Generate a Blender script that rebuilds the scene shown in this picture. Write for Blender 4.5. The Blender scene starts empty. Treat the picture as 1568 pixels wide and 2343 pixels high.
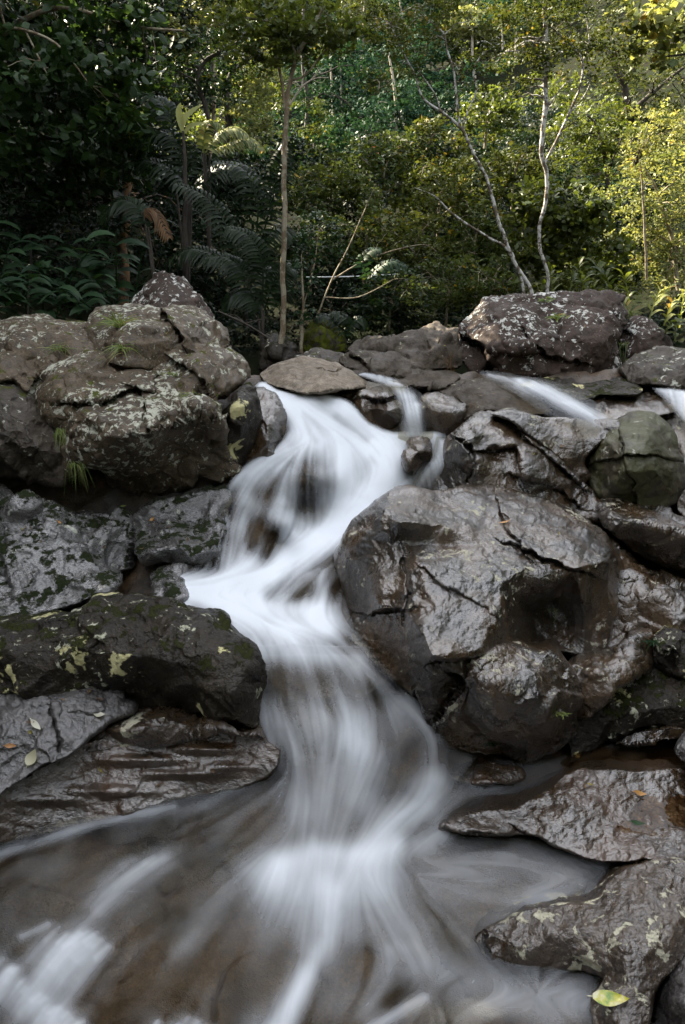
import bpy, math, random
import numpy as np
from mathutils import Vector
from mathutils.geometry import delaunay_2d_cdt

# ------------------------------------------------------------------ camera, sky, sun, exposure
K = 1.35                      # design units -> metres
CAMH = 1.5 * K
PITCH = math.radians(16.8)
FPX = 1562.0                  # focal length in pixels of a 1568 x 2343 picture
scene = bpy.context.scene
cam_data = bpy.data.cameras.new("camera")
cam_data.sensor_fit = 'VERTICAL'; cam_data.sensor_height = 36.0; cam_data.lens = 24.0
cam_data.clip_start = 0.05; cam_data.clip_end = 2000
cam = bpy.data.objects.new("camera", cam_data); scene.collection.objects.link(cam)
cam.location = (0, 0, CAMH); cam.rotation_euler = (math.pi/2 - PITCH, 0, 0)
scene.camera = cam

SUN_AZ = math.radians(-58)    # from +Y, positive towards +X
SUN_EL = math.radians(40)
world = bpy.data.worlds.new("World"); scene.world = world; world.use_nodes = True
wn = world.node_tree; bgn = wn.nodes['Background']
sky = wn.nodes.new('ShaderNodeTexSky'); sky.sky_type = 'NISHITA'; sky.sun_disc = False
sky.sun_elevation = SUN_EL; sky.sun_rotation = SUN_AZ; sky.air_density = 0.7; sky.dust_density = 6.0; sky.ozone_density = 0.4
hs = wn.nodes.new('ShaderNodeHueSaturation'); hs.inputs['Saturation'].default_value = .8   # sky colour desaturated so its light is less blue
wn.links.new(sky.outputs[0], hs.inputs['Color']); 
wtc = wn.nodes.new('ShaderNodeTexCoord'); wno = wn.nodes.new('ShaderNodeTexNoise'); wno.inputs['Scale'].default_value = 2.2; wno.inputs['Detail'].default_value = 5; wn.links.new(wtc.outputs['Generated'], wno.inputs['Vector'])
wra = wn.nodes.new('ShaderNodeValToRGB'); wra.color_ramp.elements[0].position = .36; wra.color_ramp.elements[1].position = .62; wn.links.new(wno.outputs[0], wra.inputs[0])
wmx = wn.nodes.new('ShaderNodeMix'); wmx.data_type = 'RGBA'; wn.links.new(wra.outputs[0], wmx.inputs[0]); wn.links.new(hs.outputs[0], wmx.inputs[6]); wmx.inputs[7].default_value = (12.0, 12.4, 13.3, 1)   # added cloud, out of view, for a brighter broken sheen on wet rock
wn.links.new(wmx.outputs[2], bgn.inputs[0]); bgn.inputs[1].default_value = 0.05
sd = bpy.data.lights.new("sun", 'SUN'); sd.energy = 5.0; sd.angle = math.radians(0.5); sd.color = (1.0, 0.88, 0.68)
sun = bpy.data.objects.new("sun", sd); scene.collection.objects.link(sun)
sdir = Vector((math.sin(SUN_AZ)*math.cos(SUN_EL), math.cos(SUN_AZ)*math.cos(SUN_EL), math.sin(SUN_EL)))
sun.rotation_euler = sdir.to_track_quat('Z', 'Y').to_euler(); sun.location = sdir*60
scene.view_settings.view_transform = 'Standard'; scene.view_settings.look = 'None'
scene.view_settings.exposure = 2.74; scene.view_settings.gamma = 1.0
scene.cycles.max_bounces = 8; scene.cycles.transparent_max_bounces = 12
scene.cycles.diffuse_bounces = 4

rng = np.random.default_rng(7)
C = scene.collection

# ------------------------------------------------------------------ projection helpers (photo pixel + distance -> point)
SP, CP = math.sin(PITCH), math.cos(PITCH)
def P(u, v, Y):
    u, v, Y = np.asarray(u, float), np.asarray(v, float), np.asarray(Y, float)*K
    xc = (u-784)/FPX; yc = -(v-1171.5)/FPX
    dy = CP + yc*SP; dz = -SP + yc*CP
    s = Y/dy
    return np.stack([xc*s, Y + 0*s, CAMH + dz*s], -1)
def tanv(v):
    yc = -(v-1171.5)/FPX
    return (SP - yc*CP)/(CP + yc*SP)
def Z(u, v, z):               # control point at design height z
    return (u, v, (1.5-z)/tanv(v))
def px(Y, n=1.0):             # metres covered by n pixels at design distance Y
    return n/FPX*Y*K*1.02

# ------------------------------------------------------------------ noise
def _h(ix, iy, iz, s):
    with np.errstate(over='ignore'):
        h = (ix.astype(np.int64)*374761393 + iy.astype(np.int64)*668265263 + iz.astype(np.int64)*2147483647 + s*974634777) & 0xFFFFFFFF
        h = ((h ^ (h >> 13))*1274126177) & 0xFFFFFFFF
        h = ((h ^ (h >> 16))*2246822519) & 0xFFFFFFFF
        return ((h ^ (h >> 15)) & 0xFFFFFF)/float(0xFFFFFF)
def vnoise(p, s=0):
    i = np.floor(p).astype(np.int64); f = p-i; f = f*f*f*(f*(f*6-15)+10)
    r = 0
    for dx in (0, 1):
        for dy in (0, 1):
            for dz in (0, 1):
                w = (f[:, 0] if dx else 1-f[:, 0])*(f[:, 1] if dy else 1-f[:, 1])*(f[:, 2] if dz else 1-f[:, 2])
                r = r + w*_h(i[:, 0]+dx, i[:, 1]+dy, i[:, 2]+dz, s)
    return r*2-1
def fbm(p, oct=4, s=0, gain=.5, ridged=False):
    a, t, r = 1.0, 0, 0
    R = np.array([[.8, .6, 0], [-.6, .8, 0], [0, 0, 1]]) @ np.array([[1, 0, 0], [0, .8, .6], [0, -.6, .8]])
    for o in range(oct):
        n = vnoise(p, s+o*17)
        if ridged: n = 1-2*np.abs(n)
        r = r + a*n; t += a; a *= gain; p = (p @ R)*2.03 + 3.7
    return r/t

def facets(p, s=0, k=46., tilt=.85, off=.3):
    """piecewise nearly flat relief: every cell of a jittered lattice owns a tilted plane"""
    p = p + np.stack([fbm(p*1.3+9, 2, s+3), fbm(p*1.3+19, 2, s+4), fbm(p*1.3+29, 2, s+5)], 1)*.28
    i0 = np.floor(p).astype(np.int64); W = np.zeros(len(p)); H = np.zeros(len(p))
    for dx in (-1, 0, 1):
        for dy in (-1, 0, 1):
            for dz in (-1, 0, 1):
                i = i0+[dx, dy, dz]; h = lambda q: _h(i[:, 0], i[:, 1], i[:, 2], s+q)
                c = i+np.stack([h(1), h(2), h(3)], 1); d = p-c
                n = np.stack([h(4), h(5), h(6)], 1)*2-1
                w = np.exp(-k*(d*d).sum(1)); W += w; H += w*((d*n).sum(1)*tilt+(h(7)-.5)*off)
    return H/(W+1e-9)
# ------------------------------------------------------------------ mesh + tagging helpers
def tag(o, label=None, cat=None, group=None, kind=None):
    if label: o['label'] = label
    if cat: o['category'] = cat
    if group: o['group'] = group
    if kind: o['kind'] = kind
    return o
def mesh(name, V, F, mat, parent=None, origin=None, smooth=True, attrs=None, sizes=None):
    """V (n,3); F (m,k) array or flat list with sizes. ONE mesh object."""
    V = np.asarray(V, np.float32)
    if origin is None:
        origin = np.array([0, 0, 0], np.float32)
    elif isinstance(origin, str):
        origin = np.array([V[:, 0].mean(), V[:, 1].mean(), V[:, 2].min()], np.float32)
    me = bpy.data.meshes.new(name)
    F = np.asarray(F, np.int32)
    k = F.shape[1]; m = len(F)
    me.vertices.add(len(V)); me.vertices.foreach_set('co', (V-origin).astype(np.float32).ravel())
    me.loops.add(m*k); me.loops.foreach_set('vertex_index', F.ravel())
    me.polygons.add(m); me.polygons.foreach_set('loop_start', np.arange(0, m*k, k, dtype=np.int32))
    me.polygons.foreach_set('use_smooth', np.full(m, smooth))
    me.update(calc_edges=True)
    if attrs:
        for an, (dom, arr) in attrs.items():
            a = me.attributes.new(an, 'FLOAT', dom); a.data.foreach_set('value', np.asarray(arr, np.float32))
    if mat: me.materials.append(mat)
    o = bpy.data.objects.new(name, me); C.objects.link(o)
    o.location = Vector([float(t) for t in origin])
    if parent is not None:
        o.parent = parent
        o.location = Vector([float(t) for t in origin]) - parent.location
    return o
def empty(name, loc):
    o = bpy.data.objects.new(name, None); C.objects.link(o); o.location = Vector([float(t) for t in loc]); o.empty_display_size = .1
    return o
def vnormals(V, F):
    a, b, c = V[F[:, 0]], V[F[:, 1]], V[F[:, 2]]
    n = np.cross(b-a, c-a); N = np.zeros_like(V)
    for k in range(3):
        for d in range(3):
            N[:, d] += np.bincount(F[:, k], n[:, d], len(V))
    return N/(np.linalg.norm(N, axis=1, keepdims=True)+1e-12)

# ------------------------------------------------------------------ node helpers
def new_mat(name):
    m = bpy.data.materials.new(name); m.use_nodes = True
    t = m.node_tree; t.nodes.clear()
    return m, t
def nd(t, typ, ins=None, **kw):
    n = t.nodes.new(typ)
    for k, v in kw.items(): setattr(n, k, v)
    if ins:
        for k, v in ins.items():
            s = n.inputs[k]
            if isinstance(v, bpy.types.NodeSocket): t.links.new(v, s)
            else: s.default_value = v
    return n
def ramp(t, fac, stops):
    n = t.nodes.new('ShaderNodeValToRGB'); e = n.color_ramp.elements
    while len(e) < len(stops): e.new(.5)
    for i, (p, c) in enumerate(stops):
        e[i].position = p; e[i].color = c if len(c) == 4 else (*c, 1)
    t.links.new(fac, n.inputs[0]); return n.outputs[0]
def mixc(t, fac, a, b, mode='MIX'):
    n = t.nodes.new('ShaderNodeMix'); n.data_type = 'RGBA'; n.blend_type = mode
    for s, v in ((n.inputs[0], fac), (n.inputs[6], a), (n.inputs[7], b)):
        if isinstance(v, bpy.types.NodeSocket): t.links.new(v, s)
        elif isinstance(v, (tuple, list)): s.default_value = (*v, 1) if len(v) == 3 else v
        else: s.default_value = v
    return n.outputs[2]
def mth(t, op, a, b=None, c=None, clamp=False):
    n = t.nodes.new('ShaderNodeMath'); n.operation = op; n.use_clamp = clamp
    for i, v in enumerate((a, b, c)):
        if v is None: continue
        if isinstance(v, bpy.types.NodeSocket): t.links.new(v, n.inputs[i])
        else: n.inputs[i].default_value = v
    return n.outputs[0]
g3 = lambda a: (a, a, a)
def noise(t, vec, scale, detail=6, rough=.6, dist=0.0):
    return nd(t, 'ShaderNodeTexNoise', {'Vector': vec, 'Scale': scale, 'Detail': detail, 'Roughness': rough, 'Distortion': dist}).outputs[0]

def mat_rock(name, c1, c2, lichen=0., lcol=(.42, .42, .36), lscale=16., moss=0., mcol=(.03, .045, .008), rough=.45, spec=.5,
             bump=.5, stain=None, stretch=(1, 1, 1), coat=0., rvar=.25, spots=0.):
    m, t = new_mat(name)
    tc = nd(t, 'ShaderNodeTexCoord').outputs['Object']
    mp = nd(t, 'ShaderNodeMapping', {'Vector': tc, 'Scale': stretch}).outputs[0]
    n1 = noise(t, mp, 2.2, 8, .65); n2 = noise(t, mp, 17, 8, .7); n3 = noise(t, mp, 120, 5, .7)
    base = mixc(t, ramp(t, n1, [(.35, g3(0)), (.65, g3(1))]), c1, c2)
    base = mixc(t, 1.0, base, ramp(t, n2, [(.3, g3(.45)), (.5, g3(1)), (.75, g3(1.5))]), 'MULTIPLY')
    base = mixc(t, 1., base, ramp(t, n3, [(.34, g3(.4)), (.5, g3(.95)), (.66, g3(1.6))]), 'MULTIPLY')
    if stain:
        s = noise(t, nd(t, 'ShaderNodeMapping', {'Vector': tc, 'Scale': (1, 1, .35), 'Location': (3, 1, 2)}).outputs[0], 4.5, 6, .6, .5)
        base = mixc(t, ramp(t, s, [(.46, g3(0)), (.58, g3(1))]), base, stain)
    hgt = mth(t, 'ADD', noise(t, mp, 62, 4, .62), mth(t, 'MULTIPLY', noise(t, mp, 200, 2, .5), .3))
    ro = ramp(t, noise(t, mp, 6, 5, .6), [(.3, g3(max(rough-rvar, .05))), (.7, g3(rough+rvar))])
    ro = mth(t, 'ADD', ro, mth(t, 'MULTIPLY', mth(t, 'SUBTRACT', n3, .47), .7), clamp=True)
    wetm = None
    if lichen > 0:
        lv = noise(t, tc, lscale, 7, .68, .4)
        area = noise(t, nd(t, 'ShaderNodeMapping', {'Vector': tc, 'Location': (7, 3, 5)}).outputs[0], 2.6, 4, .6)
        th = mth(t, 'ADD', lv, mth(t, 'MULTIPLY', mth(t, 'SUBTRACT', area, .5), .55))
        lm = ramp(t, th, [(.66-.2*lichen, g3(0)), (.69-.2*lichen, g3(1))])
        lc = mixc(t, noise(t, tc, 60, 4, .7), tuple(x*.55 for x in lcol), tuple(min(1, x*1.35) for x in lcol))
        base = mixc(t, lm, base, lc); wetm = mth(t, 'SUBTRACT', 1., lm)
        ro = mixc(t, lm, ro, g3(.85)); hgt = mth(t, 'ADD', hgt, mth(t, 'MULTIPLY', lm, .25))
    if spots > 0:                                 # separate round lichen rosettes
        wv = mixc(t, .12, tc, nd(t, 'ShaderNodeTexNoise', {'Vector': tc, 'Scale': 22., 'Detail': 4.}).outputs[1])
        vo = nd(t, 'ShaderNodeTexVoronoi', {'Vector': wv, 'Scale': 5.5}); vo.inputs['Randomness'].default_value = 1
        keep = ramp(t, nd(t, 'ShaderNodeSeparateColor', {'Color': vo.outputs['Color']}).outputs[0], [(spots-.01, g3(1)), (spots, g3(0))])
        sm = mth(t, 'MULTIPLY', ramp(t, mth(t, 'ADD', vo.outputs['Distance'], mth(t, 'MULTIPLY', n2, .3)), [(.43, g3(1)), (.47, g3(0))]), keep)
        base = mixc(t, sm, base, mixc(t, n2, (.26, .25, .08), (.66, .6, .36)))
        ro = mixc(t, sm, ro, g3(.85))
    if moss > 0:
        nz = nd(t, 'ShaderNodeSeparateXYZ', {'Vector': nd(t, 'ShaderNodeNewGeometry').outputs['Normal']}).outputs[2]
        mn = noise(t, tc, 9, 7, .7)
        mm = ramp(t, mth(t, 'ADD', mn, mth(t, 'MULTIPLY', nz, .12)), [(.73-.25*moss, g3(0)), (.76-.25*moss, g3(1))])
        wetm = mth(t, 'SUBTRACT', 1., mm) if wetm is None else mth(t, 'MULTIPLY', wetm, mth(t, 'SUBTRACT', 1., mm))
        base = mixc(t, mm, base, mixc(t, noise(t, tc, 90, 3, .6), mcol, tuple(x*2.2 for x in mcol)))
        ro = mixc(t, mm, ro, g3(.9)); hgt = mth(t, 'ADD', hgt, mth(t, 'MULTIPLY', mm, mth(t, 'ADD', .15, mth(t, 'MULTIPLY', n3, .8))))
    bm = nd(t, 'ShaderNodeBump', {'Height': hgt, 'Strength': min(1, bump), 'Distance': .010})
    b = nd(t, 'ShaderNodeBsdfPrincipled', {'Base Color': base, 'Roughness': ro, 'Normal': bm.outputs[0]})
    b.inputs['Specular IOR Level'].default_value = spec
    if wetm is not None: t.links.new(mth(t, 'MULTIPLY', mth(t, 'ADD', mth(t, 'MULTIPLY', wetm, .85), .15), spec), b.inputs['Specular IOR Level'])
    if coat: b.inputs['IOR'].default_value = 1.588
    if coat: b.inputs['Coat Weight'].default_value = coat; b.inputs['Coat Roughness'].default_value = .24; b.inputs['Coat IOR'].default_value = 1.55; (t.links.new(mth(t, 'MULTIPLY', wetm, coat), b.inputs['Coat Weight']) if wetm is not None else None); t.links.new(bm.outputs[0], b.inputs['Coat Normal'])
    o = nd(t, 'ShaderNodeOutputMaterial', {'Surface': b.outputs[0]})
    return m

# ------------------------------------------------------------------ solids from an outline at a distance: front relief, rounded rim, back
def rbf(ctrl, q, c=45.):
    ctrl = np.asarray(ctrl, float); p = ctrl[:, :2]
    k = lambda a, b: np.sqrt(((a[:, None]-b[None])**2).sum(-1)+c*c)/300
    n = len(p); A = np.zeros((n+3, n+3)); A[:n, :n] = k(p, p) + 1e-4*np.eye(n)
    A[:n, n] = 1; A[:n, n+1:] = p/1000; A[n, :n] = 1; A[n+1:, :n] = p.T/1000
    w = np.linalg.solve(A, np.concatenate([ctrl[:, 2], [0, 0, 0]]))
    out = np.empty(len(q))
    for i in range(0, len(q), 20000):
        s = q[i:i+20000]; out[i:i+20000] = k(s, p) @ w[:n] + w[n] + (s/1000) @ w[n+1:]
    return out
def dist_poly(q, poly, closed=True):
    poly = np.asarray(poly, float); a = poly if closed else poly[:-1]; b = np.roll(poly, -1, 0) if closed else poly[1:]
    d = np.full(len(q), 1e9)
    for s, e in zip(a, b):
        ab = e-s; L = ab@ab + 1e-9
        tt = np.clip(((q-s)@ab)/L, 0, 1)
        d = np.minimum(d, ((q-s-tt[:, None]*ab)**2).sum(1))
    return np.sqrt(d)
def inside(q, poly):
    poly = np.asarray(poly, float); r = np.zeros(len(q), bool)
    x, y = q[:, 0], q[:, 1]
    for (x1, y1), (x2, y2) in zip(poly, np.roll(poly, -1, 0)):
        if y1 == y2: continue
        r ^= ((y1 > y) != (y2 > y)) & (x < (x2-x1)*(y-y1)/(y2-y1)+x1)
    return r
def smooth_poly(poly, step, rough, seed):
    p = np.asarray(poly, float); n = len(p); out = []
    for i in range(n):
        p0, p1, p2, p3 = p[i-1], p[i], p[(i+1) % n], p[(i+2) % n]
        L = np.linalg.norm(p2-p1); m = max(1, int(round(L/step)))
        for k in range(m):
            s = k/m
            cr = .5*((2*p1)+(-p0+p2)*s+(2*p0-5*p1+4*p2-p3)*s*s+(-p0+3*p1-3*p2+p3)*s**3)
            out.append(.55*cr+.45*(p1+(p2-p1)*s))
    out = np.array(out)
    q = np.concatenate([out/26, np.zeros((len(out), 1))], 1)
    off = np.stack([fbm(q, 3, seed), fbm(q+11.3, 3, seed+5)], 1)
    return out + off*rough
def tri_fill(poly, step, seed):
    r = np.random.default_rng(seed)
    lo, hi = poly.min(0), poly.max(0)
    ys = np.arange(lo[1], hi[1], step*.866); pts = []
    for j, y in enumerate(ys):
        xs = np.arange(lo[0]+(j % 2)*step/2, hi[0], step); pts.append(np.stack([xs, np.full(len(xs), y)], 1))
    pts = np.concatenate(pts); pts += r.uniform(-.18, .18, pts.shape)*step
    pts = pts[inside(pts, poly)]
    keep = np.ones(len(pts), bool)
    for b in poly: keep &= ((pts-b)**2).sum(1) > (.62*step)**2
    pts = pts[keep]; nb = len(poly)
    allp = np.concatenate([poly, pts])
    res = delaunay_2d_cdt([Vector((float(a), float(b))) for a, b in allp], [], [list(range(nb))], 1, 1e-5)
    Vn = np.array([tuple(v) for v in res[0]]); F = np.array([f for f in res[2] if len(f) == 3], np.int32)
    return Vn, F
def boundary_loops(F):
    e = np.concatenate([F[:, [0, 1]], F[:, [1, 2]], F[:, [2, 0]]]); key = {}
    for a, b in e.tolist(): key[(a, b)] = 1
    nxt = {a: b for (a, b) in key if (b, a) not in key}
    loops = []
    while nxt:
        s = next(iter(nxt)); L = [s]; c = nxt.pop(s)
        while c != s and c in nxt: L.append(c); c = nxt.pop(c)
        loops.append(L)
    return loops
SEED = [100]
def subdivide(F, arrs):
    """split every triangle in four; vertex arrays get midpoint values appended"""
    e = np.sort(np.concatenate([F[:, [0, 1]], F[:, [1, 2]], F[:, [2, 0]]]), 1)
    u, inv = np.unique(e[:, 0].astype(np.int64)*10000000+e[:, 1], return_inverse=True); inv = inv.reshape(-1)
    a, b = u//10000000, u % 10000000; n = len(arrs[0]); m = len(F)
    arrs = [np.concatenate([x, (x[a]+x[b])*.5]) for x in arrs]
    ab, bc, ca = inv[:m]+n, inv[m:2*m]+n, inv[2*m:]+n
    return np.concatenate([np.stack([F[:, 0], ab, ca], 1), np.stack([F[:, 1], bc, ab], 1), np.stack([F[:, 2], ca, bc], 1), np.stack([ab, bc, ca], 1)]), arrs
def facet_interp(poly, ctrl, q, c, seed, mix=.7):
    """broken planes: straight facets between the control points, softened a little by the smooth surface"""
    ys = rbf(ctrl, q, c)
    lo, hi = np.min(poly, 0)-60, np.max(poly, 0)+60
    pp = np.concatenate([np.asarray(ctrl, float)[:, :2], np.array(poly, float), [[lo[0], lo[1]], [hi[0], lo[1]], [hi[0], hi[1]], [lo[0], hi[1]]]])
    pv = np.concatenate([np.asarray(ctrl, float)[:, 2], rbf(ctrl, pp[len(ctrl):], c)])
    res = delaunay_2d_cdt([Vector((float(a), float(b))) for a, b in pp], [], [], 0, 1e-4)
    vv = np.array([tuple(v) for v in res[0]]); val = np.array([pv[o[0]] for o in res[3]])
    w3 = np.concatenate([q/30, np.zeros((len(q), 1))], 1)
    qq = q + np.stack([fbm(w3, 3, seed+61), fbm(w3+5.5, 3, seed+62)], 1)*11
    out = ys.copy()
    for f in res[2]:
        if len(f) != 3: continue
        A, B, D = vv[f[0]], vv[f[1]], vv[f[2]]; det = (B[0]-A[0])*(D[1]-A[1])-(D[0]-A[0])*(B[1]-A[1])
        if abs(det) < 1e-6: continue
        l1 = ((qq[:, 0]-A[0])*(D[1]-A[1])-(D[0]-A[0])*(qq[:, 1]-A[1]))/det; l2 = ((B[0]-A[0])*(qq[:, 1]-A[1])-(qq[:, 0]-A[0])*(B[1]-A[1]))/det
        m = (l1 >= 0) & (l2 >= 0) & (l1+l2 <= 1); out[m] = val[f[0]]*(1-l1-l2)[m]+val[f[1]]*l1[m]+val[f[2]]*l2[m]
    return mix*out+(1-mix)*ys
def relief(poly, ctrl, step=4., roll=(40, .15), edge_rough=3., seed=0, c=45., bumps=()):
    pl = smooth_poly(poly, step, edge_rough, seed)
    q, F = tri_fill(pl, step, seed)
    Y = facet_interp(poly, ctrl, q, c, seed)
    e = dist_poly(q, pl)
    w, R = roll[0]*.5, roll[1]*.5
    s = np.clip(1-e/w, 0, 1); Y = Y + R*(1-np.sqrt(np.clip(1-s*s, 0, 1)))
    for (bu, bv, bw, bh, bd) in bumps:
        Y = Y + bd*np.exp(-((q[:, 0]-bu)/bw)**2-((q[:, 1]-bv)/bh)**2)
    return q, F, Y
def crack_offset(q, cracks, seed):
    Y = 0
    for line, cw, cd in cracks:
        wob = np.concatenate([q/22, np.zeros((len(q), 1))], 1)
        qq = q + np.stack([fbm(wob, 3, seed+3), fbm(wob+7.7, 3, seed+4)], 1)*9
        ln = np.asarray(line, float); best = np.full(len(q), 1e9); side = np.zeros(len(q))
        for s_, e_ in zip(ln[:-1], ln[1:]):
            ab = e_-s_; tt = np.clip(((qq-s_)@ab)/(ab@ab), 0, 1); dd = ((qq-s_-tt[:, None]*ab)**2).sum(1)
            cr = np.sign(ab[0]*(qq[:, 1]-s_[1])-ab[1]*(qq[:, 0]-s_[0])); m_ = dd < best; side[m_] = cr[m_]; best[m_] = dd[m_]
        d = np.sqrt(best)
        Y = Y + cd*.6*np.exp(-(d/max(cw*.5, 2.))**2) + .35*cd*side*np.exp(-(d/(cw*6))**2)
    return Y
def rock(name, label, poly, ctrl, mat, cat='boulder', step=4., roll=(40, .15), cracks=(), amp=.03, fs=3.2, ridge=.4, thick=.5, edge_rough=3., c=45., bumps=(), group=None, flat=(1, 1, 1), fac=1., fine=1., strata=None):
    SEED[0] += 13; seed = SEED[0]
    q, F, Y = relief(poly, ctrl, step, roll, edge_rough, seed, c, bumps)
    V = P(q[:, 0], q[:, 1], Y)
    pp = V*fs*np.array(flat)
    n1 = fbm(pp+seed, 5, seed, .52); n2 = fbm(pp*.8+seed*2, 4, seed+50, .5, True)
    f1 = facets(V*2.6+seed, seed+70); f2 = facets(V*6.5+seed, seed+80)
    D = ((1-ridge)*n1+ridge*n2)*amp*.35+(f1*.085+f2*.032)*fac*min(1., amp/.03)
    F, (q, Y, D) = subdivide(F, [q, Y, D])
    V = P(q[:, 0], q[:, 1], Y + crack_offset(q, cracks, seed))
    N = vnormals(V, F)
    view = V-np.array([0, 0, CAMH])
    if ((N*view).sum(1) > 0).mean() > .5: F = F[:, ::-1]; N = -N
    D = D + (fbm(V*15*np.array(flat)+seed, 4, seed+90, .55)*.0028 + fbm(V*52*np.array(flat), 3, seed+95, .6)*.0016 + fbm(V*105, 2, seed+98)*.0014)*fine
    if strata is not None:
        sv = unit_v(strata[0]); t_ = V@sv + fbm(V*2.2, 3, seed+33)*.06
        D = D + strata[2]*fbm(np.stack([t_*strata[1], V[:, 0]*1.2, V[:, 1]*1.2], 1), 3, seed+34, .55, True)
    V = V + N*D[:, None]
    loops = boundary_loops(F)
    L = max(loops, key=len)
    B = V[L]; cen = V.mean(0); vd = B-np.array([0, 0, CAMH]); vd[:, 2] *= .3; vd /= np.linalg.norm(vd, axis=1, keepdims=True)
    cen2 = cen + vd.mean(0)*thick*.8
    rings = []
    for k, (push, shr) in enumerate(((.25, .02), (.6, .12), (.9, .35), (1.05, .7))):
        Rg = B + vd*thick*push; Rg = Rg + (cen2-Rg)*shr; Rg[:, 2] -= thick*.15*push
        rings.append(Rg + fbm(Rg*fs+seed, 3, seed)[:, None]*amp*1.5)
    n0 = len(V); nL = len(L); allV = [V]; faces = [F]
    prev = np.array(L)
    for k, Rg in enumerate(rings):
        cur = np.arange(nL)+n0+k*nL; allV.append(Rg)
        a, b = prev, np.roll(prev, -1); c1, d1 = cur, np.roll(cur, -1)
        faces += [np.stack([b, a, c1], 1), np.stack([b, c1, d1], 1)]
        prev = cur
    allV.append((cen2+vd.mean(0)*thick*.3)[None]); ce = n0+len(rings)*nL
    faces.append(np.stack([np.roll(prev, -1), prev, np.full(nL, ce)], 1))
    o = mesh(name, np.concatenate(allV), np.concatenate(faces), mat, origin='base')
    return tag(o, label, cat, group)
def unit_v(a): a = np.array(a, float); return a/np.linalg.norm(a)
# ------------------------------------------------------------------ rock materials
M_dry   = mat_rock('lichen_rock', (.05, .034, .018), (.095, .069, .04), lichen=.46, lcol=(.42, .42, .34), lscale=25, moss=.18, mcol=(.045, .05, .012), rough=.62, spec=.45, bump=.75, rvar=.2)
M_dryD  = mat_rock('dark_lichen_rock', (.032, .025, .017), (.06, .047, .033), lichen=.35, lcol=(.42, .42, .36), lscale=17, moss=.2, mcol=(.04, .045, .01), rough=.6, spec=.4, bump=.75, rvar=.2)
M_red   = mat_rock('reddish_rock', (.03, .019, .013), (.05, .032, .023), lichen=.42, lcol=(.5, .5, .46), lscale=24, rough=.75, spec=.3, bump=.7, rvar=.15)
M_brown = mat_rock('brown_rock', (.035, .027, .018), (.06, .046, .032), lichen=.1, lcol=(.3, .3, .22), rough=.7, spec=.3, bump=.7)
M_tan   = mat_rock('tan_rock', (.13, .105, .076), (.2, .165, .125), lichen=.05, lcol=(.4, .38, .33), rough=.75, spec=.3, bump=.4)
M_wet   = mat_rock('wet_rock', (.011, .0066, .0028), (.034, .021, .0088), rough=.31, spec=.7, bump=.5, coat=.8, rvar=.1, stain=(.055, .032, .014), lichen=.12, lcol=(.35, .33, .25), lscale=20)
M_wetL  = mat_rock('wet_mossy_slab', (.05, .046, .043), (.13, .126, .12), rough=.27, spec=.9, bump=.7, coat=1., rvar=.14, moss=.47, mcol=(.008, .011, .003), stretch=(.8, .8, 2.4), lichen=.1)  # pale grey base carries part of the wet sheen
M_wetG  = mat_rock('wet_grey_slab', (.032, .028, .026), (.052, .046, .043), rough=.42, spec=.8, bump=.7, coat=.3, rvar=.12)
M_wetB  = mat_rock('wet_brown_slab', (.022, .0125, .005), (.05, .029, .012), rough=.32, spec=.9, bump=.6, coat=.9, rvar=.1, stain=(.055, .028, .011), stretch=(.7, 1, 1.5))
M_moss  = mat_rock('dark_mossy_rock', (.010, .0075, .004), (.026, .019, .011), lichen=.2, lcol=(.4, .4, .3), lscale=24, moss=.35, mcol=(.016, .018, .006), rough=.5, spec=.32, bump=.9, rvar=.2, spots=.55)
M_green = mat_rock('greenish_rock', (.034, .029, .015), (.06, .052, .028), rough=.55, spec=.5, bump=.5, stain=(.05, .05, .018), lichen=.05)
M_lowL  = mat_rock('pale_lichen_wet_rock', (.028, .017, .008), (.055, .034, .017), lichen=.36, lcol=(.42, .4, .3), lscale=14, rough=.35, spec=.8, bump=.7, coat=.4)
M_mosst = mat_rock('moss_topped_rock', (.03, .026, .018), (.05, .042, .03), moss=1.0, mcol=(.028, .032, .004), rough=.7, spec=.3, bump=.7)
M_bed   = mat_rock('stream_bed_rock', (.012, .010, .006), (.085, .05, .024), rough=.45, spec=.6, bump=.6)

# ------------------------------------------------------------------ the outcrop on the left bank
rock('boulder', 'reddish pyramid shaped boulder peaking behind the lichen covered outcrop on the left', 
     [(270,720),(302,692),(345,655),(370,638),(395,629),(430,645),(470,690),(492,734),(510,790),(480,830),(300,800)],
     [(302,694,3.8),(395,635,3.85),(430,660,3.75),(487,720,3.8),(380,700,3.5),(420,720,3.5),(510,800,3.6),(300,800,3.5),(400,830,3.4)], M_red, roll=(22,.1), amp=.05, thick=.7)
rock('boulder', 'low grey lichen speckled slab at the far left below the ginger leaves',
     [(-60,735),(0,730),(10,726),(50,719),(100,718),(150,730),(200,737),(225,760),(220,810),(120,850),(-60,860)],
     [(-60,740,3.55),(50,722,3.55),(150,733,3.5),(30,760,3.2),(150,770,3.2),(215,790,3.2),(-40,850,3.05),(120,840,3.1)], M_dry, roll=(18,.08), amp=.035, fac=.75)
rock('boulder', 'long cracked grey slab with a grass tuft under the pyramid boulder',
     [(195,745),(214,712),(225,700),(300,694),(362,700),(440,702),(490,730),(510,764),(512,790),(500,830),(400,850),(250,840),(200,800)],
     [(214,715,3.5),(300,697,3.55),(440,705,3.5),(490,735,3.45),(300,740,3.15),(420,750,3.12),(260,790,3.02),(400,780,3.05),(505,790,3.2),(400,850,3.05),(220,830,3.05)], M_dry, roll=(18,.08), amp=.035, fac=.75,
     cracks=[([(362,700),(382,730),(405,755),(415,780)],5,.12)])
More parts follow.
